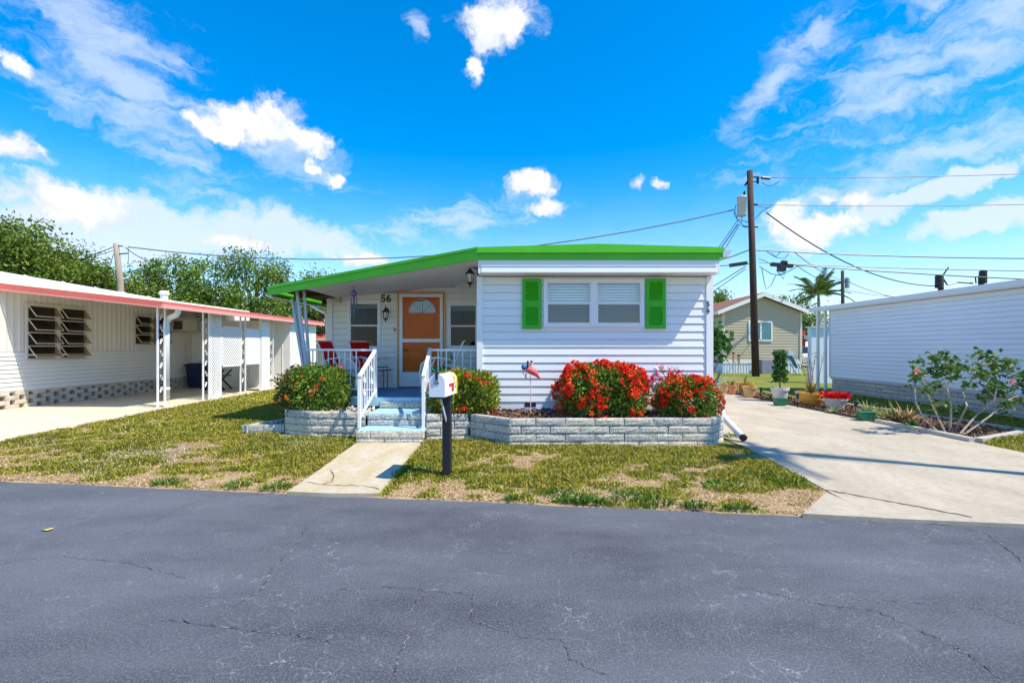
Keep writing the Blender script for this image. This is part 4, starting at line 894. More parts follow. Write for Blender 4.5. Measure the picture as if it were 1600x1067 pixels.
lsid = MB(); lsid.box(LX-.03,LX-.004,5.6,20,.45,1.36); lsid = lsid.build('lower_wall', MATS['lap_shade'], N_)  # grey showing between boards is painted shade below the laps
for i in range(9): link('siding_board', me, lsid, (LX, 5.6, .50+i*.095))
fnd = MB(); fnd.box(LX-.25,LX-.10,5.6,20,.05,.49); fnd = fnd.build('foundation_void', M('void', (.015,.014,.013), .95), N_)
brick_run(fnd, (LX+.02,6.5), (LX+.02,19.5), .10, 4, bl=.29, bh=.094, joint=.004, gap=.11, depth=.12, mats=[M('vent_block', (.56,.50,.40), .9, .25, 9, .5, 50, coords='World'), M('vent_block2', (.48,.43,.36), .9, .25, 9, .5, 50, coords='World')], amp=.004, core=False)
m = MB(); m.box(LX-.05,LX+.012,5.6,20,.477,.50); m.build('sill_band', ribm, N_)
# carport roof
def cz(x): return 2.80-.112*(x+11.2)
CXO = -7.72; m = MB(); m.add([(LX-.2,10.45,cz(LX-.2)-.06),(CXO,10.45,cz(CXO)-.06),(CXO,18.9,cz(CXO)-.06),(LX-.2,18.9,cz(LX-.2)-.06),(LX-.2,10.45,cz(LX-.2)),(CXO,10.45,cz(CXO)),(CXO,18.9,cz(CXO)),(LX-.2,18.9,cz(LX-.2))], [(0,3,2,1),(4,5,6,7),(0,1,5,4),(1,2,6,5),(2,3,7,6),(3,0,4,7)])
m.build('carport_roof', M('carport_white', (.76,.74,.68), .5, .05, 3), N_)
m = MB(); 
def strip3(a, b, z0a, z1a, z0b, z1b, t):
    a = Vector((*a,0)); b = Vector((*b,0)); d = (b-a).normalized(); s = Vector((d.y,-d.x,0))*t
    m.add([(a.x,a.y,z0a),(b.x,b.y,z0b),(b.x+s.x,b.y+s.y,z0b),(a.x+s.x,a.y+s.y,z0a),(a.x,a.y,z1a),(b.x,b.y,z1b),(b.x+s.x,b.y+s.y,z1b),(a.x+s.x,a.y+s.y,z1a)], [(0,3,2,1),(4,5,6,7),(0,1,5,4),(1,2,6,5),(2,3,7,6),(3,0,4,7)])
zt = lambda x: cz(x)+.035
strip3((-14.8,10.44),(CXO,10.44),3.2-.14,3.2,zt(CXO)-.10,zt(CXO),.0) if False else None
strip3((LX-.6,10.445),(CXO,10.445),zt(LX-.6)-.13,zt(LX-.6),zt(CXO)-.12,zt(CXO),.03); m.build('carport_fascia', redf, N_)
m = MB(); strip3((LX-.6,10.41),(CXO+.03,10.41),zt(LX-.6)-.165,zt(LX-.6)-.13,zt(CXO)-.152,zt(CXO)-.12,.035); m.build('fascia_lip', M('salmon_light', (.72,.30,.24), .5), N_)
m = MB(); strip3((CXO,10.41),(CXO,18.95),zt(CXO)-.075,zt(CXO),zt(CXO)-.075,zt(CXO),.035); m.build('carport_fascia', redf, N_)
m = MB(); strip3((CXO,10.41),(CXO,18.95),zt(CXO)-.152,zt(CXO)-.075,zt(CXO)-.152,zt(CXO)-.075,.05); m.build('carport_gutter', M('salmon_pale', (.74,.36,.31), .5), N_)
# home roof, long white metal
m = MB(); m.add([(LX-.25,5,2.86),(LX-.25,19,2.80),(LX-1.15,18.2,3.07),(LX-1.0,5,3.40),(LX-3.6,18.2,2.9),(LX-3.6,5,3.0)], [(0,1,2,3),(3,2,4,5)]); rf_ = m.build('roof', M('old_white_roof', (.80,.81,.83), .5, 0, 3.0, 0, col2=(.62,.66,.72), stretch=(1,.35,1), det=9), N_, fixn=False)
for k in range(13): yy = 6+k*1.0; t = (yy-5)/13.2; m = MB(); m.bar((LX-.26,yy,2.87-.06*t),(LX-1.02-.1*t,yy,3.41-.33*t),.03,.03); m.build('roof_seam', white, rf_)
m = MB(); m.bar((LX-.75,8,3.16),(LX-.82,17.5,2.965),.06,.02); m.build('tar_seam', M('tar', (.35,.40,.47), .6, 0, 9, col2=(.70,.73,.78)), rf_)
m = MB(); vy = 15.9; vx = wx(256.5,vy); m.lathe([(.11,0),(.11,.22),(.15,.22),(.15,.28),(.10,.34)], (vx,vy,2.96), 12); m.build('roof_vent', M('vent_cream', (.70,.64,.52), .5), N_)
# awning windows
alum = M('aluminium_cream', (.60,.55,.45), .45)
def awning(y0, y1, z0, z1, rows, cols=2):
    m = MB(); x = LX+.02; w = .04
    m.box(x,x+.045,y0,y1,z1-w,z1); m.box(x,x+.045,y0,y1,z0,z0+w); m.box(x,x+.045,y0,y0+w,z0+w,z1-w); m.box(x,x+.045,y1-w,y1,z0+w,z1-w)
    ym = (y0+y1)/2; m.box(x,x+.045,ym-.05,ym+.05,z0+w,z1-w); w_ = m.build('window', alum, N_)
    m = MB(); m.box(x-.012,x-.004,y0+.02,y1-.02,z0+.02,z1-.02); m.build('dark_interior', M('interior', (.03,.025,.02), .7, .3, 4), w_)
    h = (z1-z0-2*w)/rows
    for (a,b) in ((y0+w,ym-.05),(ym+.05,y1-w)):
        for r in range(rows):
            zt_ = z0+w+h*(r+1); m = MB(); m.box(x,x+.04,a,b,zt_-.022,zt_); m.build('mullion', alum, w_)
            dx, dz = .20*h/.33, -h*.80; A = Vector((x+.035,a+.01,zt_-.015)); B = Vector((x+.035,b-.01,zt_-.015)); D_ = Vector((dx,0,dz))
            m = MB(); m.bar(A,A+D_,.016); m.bar(B,B+D_,.016); m.bar(A+D_,B+D_,.018); m.bar(A,B,.02); pn = m.build('sash', alum, w_)
            m = MB(); m.add([A,B,B+D_,A+D_], [(0,1,2,3)]); m.build('pane', glass('jalousie', (.50,.43,.34), .03), w_, fixn=False)
awning(10.94,12.46,1.15,2.46,4); awning(14.0,15.35,1.52,2.42,3)
# air conditioner, door, conduit
ac = MB(); ac.box(LX,LX+.42,15.55,16.15,1.98,2.36); ac = ac.build('air_conditioner', M('ac_cream', (.62,.58,.48), .5), N_)
m = MB(); m.box(LX+.08,LX+.36,15.535,15.549,2.03,2.30); m.build('grille', M('ac_dark', (.06,.055,.05), .6), ac)
m = MB(); m.box(LX-.0,LX+.5,15.5,16.2,2.37,2.40); m.box(LX,LX+.46,15.5,16.2,1.93,1.96); m.build('shelf', alum, ac)
dr = MB(); dr.box(LX+.016,LX+.05,16.75,17.5,.55,2.35); dr = dr.build('door', M('door_cream', (.72,.68,.58), .5), N_)
m = MB(); m.box(LX+.02,LX+.07,16.68,16.75,.5,2.42); m.box(LX+.02,LX+.07,16.68,17.55,2.355,2.42); m.build('door_frame', iron, dr)
m = MB(); m.bar((LX+.6,16.7,.1),(LX+.6,16.7,1.35),.03); m.bar((LX+.6,17.5,.1),(LX+.6,17.5,1.35),.03); m.bar((LX+.6,16.7,1.33),(LX+.6,17.5,1.33),.03); m.bar((LX+.6,16.7,.95),(LX+.6,17.5,.95),.02); m.build('stoop_rail', iron, N_)
m = MB(); m.tube([(LX+.03,16.2,.5),(LX+.03,16.2,1.6)], .018, 6); m.build('conduit', alum, N_)
# carport posts
def cpost(y):
    m = MB(); zt_ = cz(-8.08)-.06; m.bar((-8.08,y-.0,.1),(-8.08,y,zt_),.032); p = m.build('carport_post', white, N_); m = MB(); m.bar((-8.02,y+.14,.1),(-8.02,y+.14,zt_),.030); m.build('bar', white, p)
    m = MB()
    for k in range(7):
        z_ = .45+k*.27; s = 1 if k % 2 else -1
        m.tube([(-8.05,y+.07+s*.045*math.cos(t)*(1-t/11),z_+.10*math.sin(t*.5)+.05*math.sin(t)*(1-t/11)) for t in np.linspace(0,6.3,11)], .008, 4)
    m.build('scroll', white, p)
for y in (10.8,12.34,13.98,15.55): cpost(y)
m = MB(); y = 11.0; m.tube([(-7.75,y,2.35),(-7.77,y,2.25),(-7.80,y,2.19),(-7.98,y+.02,2.12),(-8.05,y+.03,2.03),(-8.05,y+.03,1.9),(-8.05,y+.03,.28)], .062, 10); dn = m.build('carport_downspout', white, N_, True)
m = MB(); m.tube([(-8.05,y+.03,.55),(-8.05,y+.03,.50)], .07, 10); m.build('strap', white, dn)
# lattice and solid screens between posts
def lattice(y0, y1, z0, z1, x=-8.02, mat=white):
    m = MB(); m.box(x-.015,x+.015,y0,y0+.03,z0,z1); m.box(x-.015,x+.015,y1-.03,y1,z0,z1); m.box(x-.015,x+.015,y0,y1,z0,z0+.03); m.box(x-.015,x+.015,y0,y1,z1-.03,z1); fr = m.build('lattice_screen', mat, N_)
    m = MB(); L = z1-z0; Wd = y1-y0; s = .095; k = -L
    while k < Wd:
        a = max(0,k); b = min(Wd,k+L)
        if b > a: m.bar((x+.004,y0+a,z0+a-k),(x+.004,y0+b,z0+b-k),.006,.028,up=(0,1,-1)); m.bar((x-.004,y0+a,z1-(a-k)),(x-.004,y0+b,z1-(b-k)),.006,.028,up=(0,1,1))
        k += s
    tag(m.build('lattice_strips', mat, fr), kind='stuff')
lattice(12.52,12.98,.12,2.40); lattice(13.0,13.93,.93,2.02)
m = MB(); m.box(-8.035,-8.0,14.14,14.9,.95,2.0); m.build('screen_panel', white, N_)
m = MB(); m.box(-8.06,-7.98,14.93,15.42,.12,2.38); m.build('screen_pillar', white, N_)
# shed at the end of carport
m = MB(); m.box(LX,-7.86,16.5,18.6,.1,2.36); sh = m.build('shed_wall', M('shed_white', (.78,.76,.70), .5, .04, 3), N_)
m = MB()
for k in range(9): m.box(-11.0+k*.36,-10.985+k*.36,16.485,16.499,.12,2.34)
for k in range(6): m.box(-7.859,-7.845,16.55+k*.36,16.565+k*.36,.12,2.34)
m.build('shed_rib', white, sh)
m = MB(); m.lathe([(.001,0),(.22,.002),(.24,.02),(.2,.03),(.001,.03)], (0,0,0), 16, 1, 1.5); m.v = [(-7.85+v[2],17.6+v[0],1.35+v[1]) for v in m.v]; m.build('seahorse_plaque', M('verdigris', (.30,.38,.36), .7, .2, 20), sh)
m = MB(); m.tube([(-7.80,17.6+.07*math.cos(t)*(1 if t<3 else 1-(t-3)*.25),1.35+.25-.11*t+.06*math.sin(t)) for t in np.linspace(0,5,12)], [.02+.025*math.sin(i/11*3.1) for i in range(12)], 6); m.build('seahorse', M('verdigris_dark', (.16,.24,.24), .7), sh)
m = MB(); m.tube([(-8.3,16.45,2.3),(-8.3,16.45,1.75)], .01, 5); m.build('pull_cord', white, sh)
# bin
o = thing('trash_bin', 'dark blue wheeled trash bin under the neighbouring carport', 'bin', (-10.75,16.3,.1)); bb = M('bin_blue', (.012,.018,.07), .5)
m = MB(); m.add([(-11.0,16.05,.14),(-10.5,16.05,.14),(-10.5,16.55,.14),(-11.0,16.55,.14),(-11.06,16.0,.86),(-10.44,16.0,.86),(-10.44,16.62,.86),(-11.06,16.62,.86)], [(0,3,2,1),(4,5,6,7),(0,1,5,4),(1,2,6,5),(2,3,7,6),(3,0,4,7)]); m.build('tub', bb, o)
m = MB(); m.prism([(-11.09,.862),(-10.41,.862),(-10.41,.90),(-10.6,.935),(-10.9,.935),(-11.09,.90)], 15.97, 16.66, 'y'); m.build('lid', bb, o)
for x in (-10.95,-10.55): m = MB(); m.tube([(x-.03,16.55,.20),(x+.03,16.55,.20)], .10, 12); m.build('wheel', dark, o)
# folded lounger under the carport
o = thing('folding_chair', 'dark folding chair standing under the far carport screens', 'chair', (-9.6,15.2,.1))

for y in (15.2,15.6): m = MB(); m.bar((-9.9,y,.12),(-9.3,y,.75),.04); m.bar((-9.3,y+.02,.12),(-9.9,y+.02,.75),.04); m.build('side_frame', dark, o)
m = MB(); m.box(-9.9,-9.3,15.2,15.6,.55,.58); m.build('seat', dark, o)
# ------------------------------------------------------------------ right neighbour building
RX = 9.4
B = thing('white_side_building', 'long white sided building on grey block base at right', 'house', (9.4,11,.1))
rside = M('right_siding', (.74,.78,.84), .5, .06, .8, .06, 7, coords='World', stretch=(1,.5,2.0))
m = MB(); m.box(RX+.002,RX+4,5.5,14.8,.5,2.64); wl_ = m.build('side_wall', M('lap_shade_pale', (.48,.52,.58), .8), B)  # paler grey backing, lap shade put into its colour
me = lap_mesh(9.3, .105, .014, 'siding_board', 'y'); me.materials.append(rside)
for i in range(19): link('siding_board', me, wl_, (RX, 5.5, .575+i*.105))
m = MB(); m.box(RX+.05,RX+3.9,5.6,14.75,.05,.55); bs = m.build('base', mortar, B)
brick_run(bs, (RX+.03,14.78), (RX+.03,5.6), .07, 5, mats=[blockg,block,blockg], bh=.092, core=False)
m = MB(); m.box(RX-.012,RX+.03,5.5,14.8,.548,.575); m.build('drip_edge', grey, B)
m = MB(); m.add([(RX-.16,5.3,2.575),(RX+2.5,5.3,2.8),(RX+2.5,15.6,2.8),(RX-.16,15.6,2.575),(RX-.16,5.3,2.69),(RX+2.5,5.3,2.95),(RX+2.5,15.6,2.95),(RX-.16,15.6,2.69)], [(0,3,2,1),(4,5,6,7),(0,1,5,4),(1,2,6,5),(2,3,7,6),(3,0,4,7)]); m.build('roof_edge', white, B)
m = MB(); m.box(RX-.19,RX-.163,5.3,15.6,2.60,2.71); m.build('fascia', M('fascia_grey', (.72,.74,.77), .45), B)
for (x,y) in ((RX-.03,15.0),(RX-.05,15.35)): m = MB(); m.bar((x,y,.1),(x,y,2.58),.07); m.build('post', white, B)
m = MB(); m.box(RX-.02,RX+.05,14.80,14.84,.55,2.58); m.build('corner_trim', grey, B)
# ------------------------------------------------------------------ tan house behind
TY = 25.6
T = thing('tan_house', 'tan sided house with brown shingle roof and white trim behind pole', 'house', (12.6,TY,.1))
tanm = M('tan_siding', (.50,.41,.28), .6, .04, 1)
x0,x1 = 10.57,14.72; ze, zp = 3.30, 4.12
m = MB(); m.prism([(x0,.75),(x1,.75),(x1,ze),((x0+x1)/2,zp),(x0,ze)], TY, TY+14, 'y'); tw = m.build('wall', tanm, T)
me = lap_mesh(1, .145, .018); me.materials.append(tanm); z = .78
while z < zp-.1:
    a, b = x0, x1
    if z+.145 > ze: t = (z+.145-ze)/(zp-ze); a = x0+t*(x1-x0)/2; b = x1-t*(x1-x0)/2
    if b-a > .2: o = link('siding_board', me, tw, (a, TY-.002, z)); o.scale.x = b-a
    z += .145
m = MB(); m.box(x0+.02,x1-.02,TY-.012,TY+14,.1,.62); m.build('skirting', M('skirt_panel', (.76,.78,.80), .5), T)
m = MB()
for k in range(28): m.box(x0+.1+k*.145,x0+.115+k*.145,TY-.03,TY-.013,.1,.62)
tag(m.build('skirting_ribs', grey, T), kind='stuff')
m = MB(); m.box(x0-.02,x1+.02,TY-.04,TY,.62,.79); m.build('band', white, T)
mid = (x0+x1)/2; m = MB()
for s, xe in ((-1,x0-.35),(1,x1+.35)):
    zz_ = ze-.35*(zp-ze)/((x1-x0)/2); m.add([(xe,TY-.3,zz_),(mid,TY-.3,zp),(mid,TY-.22,zp),(xe,TY-.22,zz_),(xe,TY-.3,zz_+.2),(mid,TY-.3,zp+.2),(mid,TY-.22,zp+.2),(xe,TY-.22,zz_+.2)], [(0,3,2,1),(4,5,6,7),(0,1,5,4),(1,2,6,5),(2,3,7,6),(3,0,4,7)])
m.build('rake_board', white, T)
m = MB(); zz_ = ze-.35*(zp-ze)/((x1-x0)/2)
m.add([(x0-.35,TY-.28,zz_+.12),(mid,TY-.28,zp+.12),(mid,TY+14,zp+.12),(x0-.35,TY+14,zz_+.12),(x0-.35,TY-.28,zz_+.22),(mid,TY-.28,zp+.22),(mid,TY+14,zp+.22),(x0-.35,TY+14,zz_+.22)], [(0,3,2,1),(4,5,6,7),(0,1,5,4),(1,2,6,5),(2,3,7,6),(3,0,4,7)])
m.add([(x1+.35,TY-.28,zz_+.12),(mid,TY-.28,zp+.12),(mid,TY+14,zp+.12),(x1+.35,TY+14,zz_+.12),(x1+.35,TY-.28,zz_+.22),(mid,TY-.28,zp+.22),(mid,TY+14,zp+.22),(x1+.35,TY+14,zz_+.22)], [(0,3,2,1),(4,5,6,7),(0,1,5,4),(1,2,6,5),(2,3,7,6),(3,0,4,7)]); m.build('roof', M('brown_shingle', (.24,.11,.065), .9, .25, 10, .5, 20), T)
m = MB(); m.box(x0-.37,x0-.33,TY-.28,TY+14,zz_+.02,zz_+.2); m.build('eave_fascia', white, T)
for a in (x0-.02,x1-.1): m = MB(); m.box(a,a+.12,TY-.05,TY,.79,ze); m.build('corner_trim', M('tan_trim', (.66,.58,.44), .5), T)
w_ = MB(); Y = TY-.06; rect_frame(w_, wx(1170,Y),wx(1207,Y),wz(533,Y),wz(502,Y),TY-.06,TY-.01,.07); xm = wx(1189,Y); w_.box(xm-.04,xm+.04,TY-.06,TY-.01,wz(532,Y),wz(503,Y)); w_ = w_.build('window', white, T)
for a,b in ((1171.5,1187.5),(1190.5,1205.5)): m = MB(); m.box(wx(a,Y),wx(b,Y),TY-.045,TY-.035,wz(531.5,Y),wz(503.5,Y)); m.build('pane', M('teal_glass', (.05,.20,.24), .12, .2, 3, spec=.6), w_)
m = MB(); m.box(wx(1188,25.2),wx(1221,25.2),25.0,25.5,.1,wz(562,25.2)); m.build('grey_skirt_panel', M('grey_panel', (.24,.25,.30), .7, .1, 6), T)
m = MB(); m.box(wx(1231,25.4),wx(1239,25.4),25.35,25.56,wz(557,25.4),wz(548,25.4)); m.build('meter_box', M('meter_grey', (.5,.53,.56), .5), T)
# things between tan house and right building
o = thing('blue_lawn_chair', 'bright blue folding lawn chair on grass beside tan house', 'chair', (wx(1262,24),24,.1)); x = wx(1262,24)
m = MB(); m.add([(x-.35,24,.45),(x+.35,23.9,.32),(x+.35,24.5,.32),(x-.35,24.5,.45),(x-.75,24,1.05),(x-.75,24.5,1.05)], [(0,1,2,3),(4,0,3,5)]); m.build('seat', M('chair_blue', (.03,.22,.48), .6), o, fixn=False)
for y in (23.95,24.5): m = MB(); m.bar((x-.78,y,1.08),(x-.3,y,.1),.035); m.bar((x-.45,y,.62),(x+.45,y,.62),.035); m.bar((x+.42,y,.62),(x+.52,y,.1),.035); m.bar((x-.35,y,.45),(x+.4,y,.3),.03); m.build('side_frame', white, o)
o = thing('parked_car', 'white car nose with dark windscreen far behind the blue chair', 'car', (wx(1259,34),34,.1)); x = wx(1256,34)
car_prof = [(33.0,.45),(33.05,.85),(33.9,1.02),(34.7,1.5),(36.4,1.52),(37.3,1.05),(37.6,.9),(37.6,.4)]
m = MB(); m.prism(car_prof, x-.6, x+1.0, 'x'); m.build('body', M('car_white', (.75,.76,.78), .2), o)
m = MB(); m.add([(x-.5,33.93,1.05),(x+.9,33.93,1.05),(x+.8,34.67,1.48),(x-.4,34.67,1.48)], [(0,1,2,3)]); m.v = [(a,b-.02,c+.02) for a,b,c in m.v]; m.build('windscreen', M('car_glass', (.02,.025,.03), .1), o)
for s in (x-.6,x+1.0):
    for y in (33.7,36.8): m = MB(); m.tube([(s-.1,y,.42),(s+.1,y,.42)], .32, 14); m.build('wheel', dark, o)
for s in (x-.35,x+.75): m = MB(); m.box(s-.15,s+.15,32.97,33.06,.65,.8); m.build('headlight', glass('lamp', (.8,.8,.8), .3), o)
o = thing('white_shed', 'narrow white metal shed behind the far end of right building', 'shed', (wx(1277,18.5),18.5,.1)); Y = 18.5
m = MB(); m.box(wx(1268,Y),wx(1300,Y),18.5,18.75,.1,wz(512,Y)); m.build('wall', M('shed_pale', (.66,.72,.80), .5), o); m = MB(); m.box(wx(1266,Y),wx(1302,Y),18.4,18.85,wz(512,Y),wz(509.5,Y)); m.build('roof', grey, o)
o = thing('far_carport', 'small far carport with white roof and red panel beside tan house', 'carport', (wx(1260,40),40,.1)); Y = 40
m = MB(); m.box(wx(1256,Y),wx(1276,Y),39,43,wz(530,Y),wz(524,Y)); m.build('roof', white, o); m = MB(); m.box(wx(1258,Y),wx(1275,Y),42,42.2,.1,wz(530,Y)); m.build('back_wall', M('dark_brown', (.07,.05,.045), .8), o)
m = MB(); m.box(wx(1250,Y),wx(1258.5,Y),40,42,.1,wz(517,Y)); m.build('red_wall', M('far_red', (.42,.03,.04), .6), o)
o = thing('red_roof_house', 'far tan house with red roof seen under the porch corner', 'house', (wx(495,30),30,.1)); Y = 30
m = MB(); m.box(wx(470,Y),wx(560,Y),30.2,36,.1,wz(541,Y)+.5); m.build('wall', M('far_tan', (.62,.50,.30), .7), o)
m = MB(); m.add([(wx(466,Y),29.8,wz(537,Y)),(wx(566,Y),29.8,wz(537,Y)),(wx(566,Y),33,wz(521,33)),(wx(466,Y),33,wz(521,33))], [(0,1,2,3)]); m.add([(wx(466,Y),29.78,wz(537,Y)-.12),(wx(566,Y),29.78,wz(537,Y)-.12),(wx(566,Y),29.78,wz(537,Y)),(wx(466,Y),29.78,wz(537,Y))], [(0,1,2,3)]); m.build('roof', M('red_roof', (.48,.07,.05), .7, .15, 8), o, fixn=False)
# ------------------------------------------------------------------ poles and cables
polem = M('pole_wood', (.060,.032,.022), .85, .4, 5, .4, 30, stretch=(1,1,.2)); poleg = M('pole_grey', (.34,.28,.22), .85, .3, 5, .4, 30, stretch=(1,1,.2))
o = thing('utility_pole', 'tall dark wooden utility pole with transformer beside tan house', 'pole', (11.0,22.8,.1)); PYY = 22.8
def pl(px, py, Y=22.8): return (wx(px,Y),Y,wz(py,Y))
m = MB(); m.tube([(10.98,22.8,0),pl(1176.5,430),pl(1171.5,267)], [.17,.15,.13], 12); m.build('shaft', polem, o, True)
m = MB(); c = pl(1159,338,22.6); m.lathe([(.18,0),(.21,.04),(.21,.82),(.23,.83),(.23,.88),(.15,.94),(.03,.95)], c, 14); tr_ = m.build('transformer', M('transformer_grey', (.42,.47,.48), .45, .12, 6), o, True)
m = MB(); m.tube([(c[0]+.1,c[1],c[2]+.93),(c[0]+.13,c[1],c[2]+1.15)], .05, 8); m.build('bushing', dark, tr_)
m = MB(); m.bar(pl(1172,277),pl(1186,277),.05); m.tube([pl(1184,278),pl(1184,287)], .06, 8); m.tube([pl(1190,278),pl(1203,279)], .07, 8); m.bar(pl(1172,284),pl(1184,284),.04); m.tube([pl(1164,290),pl(1169,283)], .05, 6); m.build('insulator', dark, o)
m = MB(); m.bar(pl(1174,320),pl(1183,320),.08); m.bar(pl(1172,355),pl(1184,355),.06); m.bar(pl(1168,355),pl(1160,353),.05); m.build('bracket', dark, o)
m = MB(); m.bar(pl(1140,415),pl(1167,411),.14,.16); m.build('splice_case', dark, o); m = MB(); m.bar(pl(1205,413),pl(1238,416),.20,.16); m.bar(pl(1216,420),pl(1226,421),.3,.22); m.bar(pl(1221,410),pl(1229,411),.2,.16); m.build('splice_case', dark, o)
def sag(a, b, s, n=14): return [tuple(Vector(a).lerp(Vector(b), t)-Vector((0,0,s*4*t*(1-t)))) for t in np.linspace(0,1,n)]
def cable(label, a, b, s, r=.018, mat=dark):
    m = MB(); m.tube(sag(a,b,s), r, 5); o = m.build('power_cable', mat); tag(o, label, 'cable', 'overhead cables')
lt = M('cable_grey', (.10,.11,.12), .5)
m = MB()
for pts in ([(1183,322),(1200,325),(1206,321),(1190,331),(1180,342)],[(1150,320),(1147,335),(1152,343),(1160,345),(1170,348)],[(1148,330),(1153,345),(1163,354),(1172,355)],[(1160,338),(1158,350),(1166,356)],[(1190,285),(1200,291),(1209,289),(1218,283)],
            [(1184,392),(1196,391),(1206,399),(1212,402),(1220,393)],[(1185,404),(1196,408),(1205,414)],[(1205,395),(1214,403),(1226,404),(1232,397)],[(1190,418),(1194,440),(1197,452),(1205,446),(1212,430)],[(1186,416),(1205,428),(1220,430),(1240,420),(1246,416)],[(1215,424),(1224,436),(1226,426),(1214,430)]):
    m = MB(); m.tube([pl(*p) for p in pts], .018, 4); m.build('loose_wire', lt, o)
cable('thick cable from left grey pole rising to the dark pole', pl(200,386,25), pl(1147,328), 1.35, .03, M('cable_teal', (.13,.17,.17), .5))
cable('topmost power line running right from the pole top', pl(1180,278), pl(1700,268), .10, .017)
cable('power line running right just below the transformer top', pl(1184,320), pl(1700,317), .10, .017)
cable('long drooping cable from pole mid height to far right', pl(1198,333), pl(1470,447,30), .9, .03)
cable('upper of the paired cables at splice height going right', pl(1182,391), pl(1700,404), .12, .03)
cable('middle cable at splice height going right', pl(1186,410), pl(1700,424), .10, .022)
cable('lower cable at splice height going right', pl(1238,414), pl(1640,438), .06, .03)
cable('thin cable from splice down to far pole', pl(1245,415), pl(1316,440,45), .4, .02)
cable('thin cable from pole to far pole top', pl(1240,393), pl(1316,436,45), .3, .02)
cable('cable from far pole sloping right behind white building', pl(1318,437,45), pl(1430,470,45), .3, .03)
cable('thin cable right of far pole level with palm crown', pl(1318,452,45), pl(1480,458,45), .5, .03)
cable('upper cable left of pole to the green roof corner', pl(1172,390), pl(1050,420,30), .2, .025)
cable('level cable from dark pole left behind home', pl(1172,412), pl(1000,417,30), .1, .02)
cable('left of the three steep wires dropping behind green roof', pl(1152,345), pl(1098,420,24), .05, .016)
cable('middle of the three steep wires dropping behind green roof', pl(1153,350), pl(1095,430,24), .05, .024)
cable('right of the three steep wires dropping behind green roof', pl(1156,350), pl(1106,430,24), .05, .016)
cable('slanting service wire below splice towards home corner', pl(1165,416), pl(1060,478,26), .05, .02)
cable('lower slanting service wire below splice towards home corner', pl(1165,420), pl(1060,490,26), .05, .018)
o = thing('utility_pole', 'short weathered grey utility pole above the left white roof', 'pole', (wx(190,25),25,.1))
m = MB(); m.tube([(wx(191,25),25,0),pl(188,440,25),pl(181,381,25)], [.17,.15,.12], 10); m.build('shaft', poleg, o, True)
m = MB(); m.bar(pl(183,397,25),pl(200,396,25),.05); m.bar(pl(182,384,25),pl(192,385,25),.05); m.tube([pl(200,386,25),pl(201,400,25),pl(200,418,25)], .015, 4); m.build('bracket', dark, o)
cable('cable from left grey pole down into near tree', pl(196,387,25), pl(230,408,27), .05, .02); cable('upper cable from left grey pole going left', pl(182,384,25), pl(60,425,30), .1, .02); cable('lower cable from left grey pole going left', pl(182,390,25), pl(60,420,30), .1, .015); cable('guy wire of left grey pole slanting to roof', pl(182,386,25), pl(150,470,25), .0, .015)
o = thing('utility_pole', 'slim far utility pole standing right of the palm', 'pole', (wx(1317,45),45,.1))
m = MB(); m.tube([(wx(1317.5,45),45,0),pl(1316.5,423,45)], [.17,.14], 8); m.build('shaft', polem, o, True); m = MB(); m.lathe([(.2,0),(.2,.9),(.1,1.0)], pl(1324,450,45), 10); m.build('transformer', M('tr_blue', (.25,.38,.45), .5), o); m = MB(); m.bar(pl(1306,455,45),pl(1317,452,45),.1); m.build('arm', dark, o)
for px, lab in ((1470,'dark pole top with slanted arm peeking over white building'),(1533,'short dark pole top with drum peeking over white building')):
    o = thing('utility_pole', lab, 'pole', (wx(px,30),30,.1)); m = MB(); m.tube([(wx(px,30),30,0),pl(px,432 if px == 1470 else 431,30)], .15, 8); m.build('shaft', polem, o); m = MB(); m.lathe([(.2,0),(.2,.75),(.1,.8)], pl(px-3 if px == 1470 else px+3,450 if px == 1470 else 443,29.7), 10); m.build('drum', dark, o)
    m = MB()
    if px == 1470: m.bar(pl(1472,432,30),pl(1482,418,30),.06); m.tube([pl(1474,436,30),pl(1480,445,30),pl(1495,441,30),pl(1520,443,30)], .05, 5)
    else: m.tube([pl(1525,443,30),pl(1524,434,30),pl(1532,430,30)], .04, 5)
    m.build('arm', dark, o)
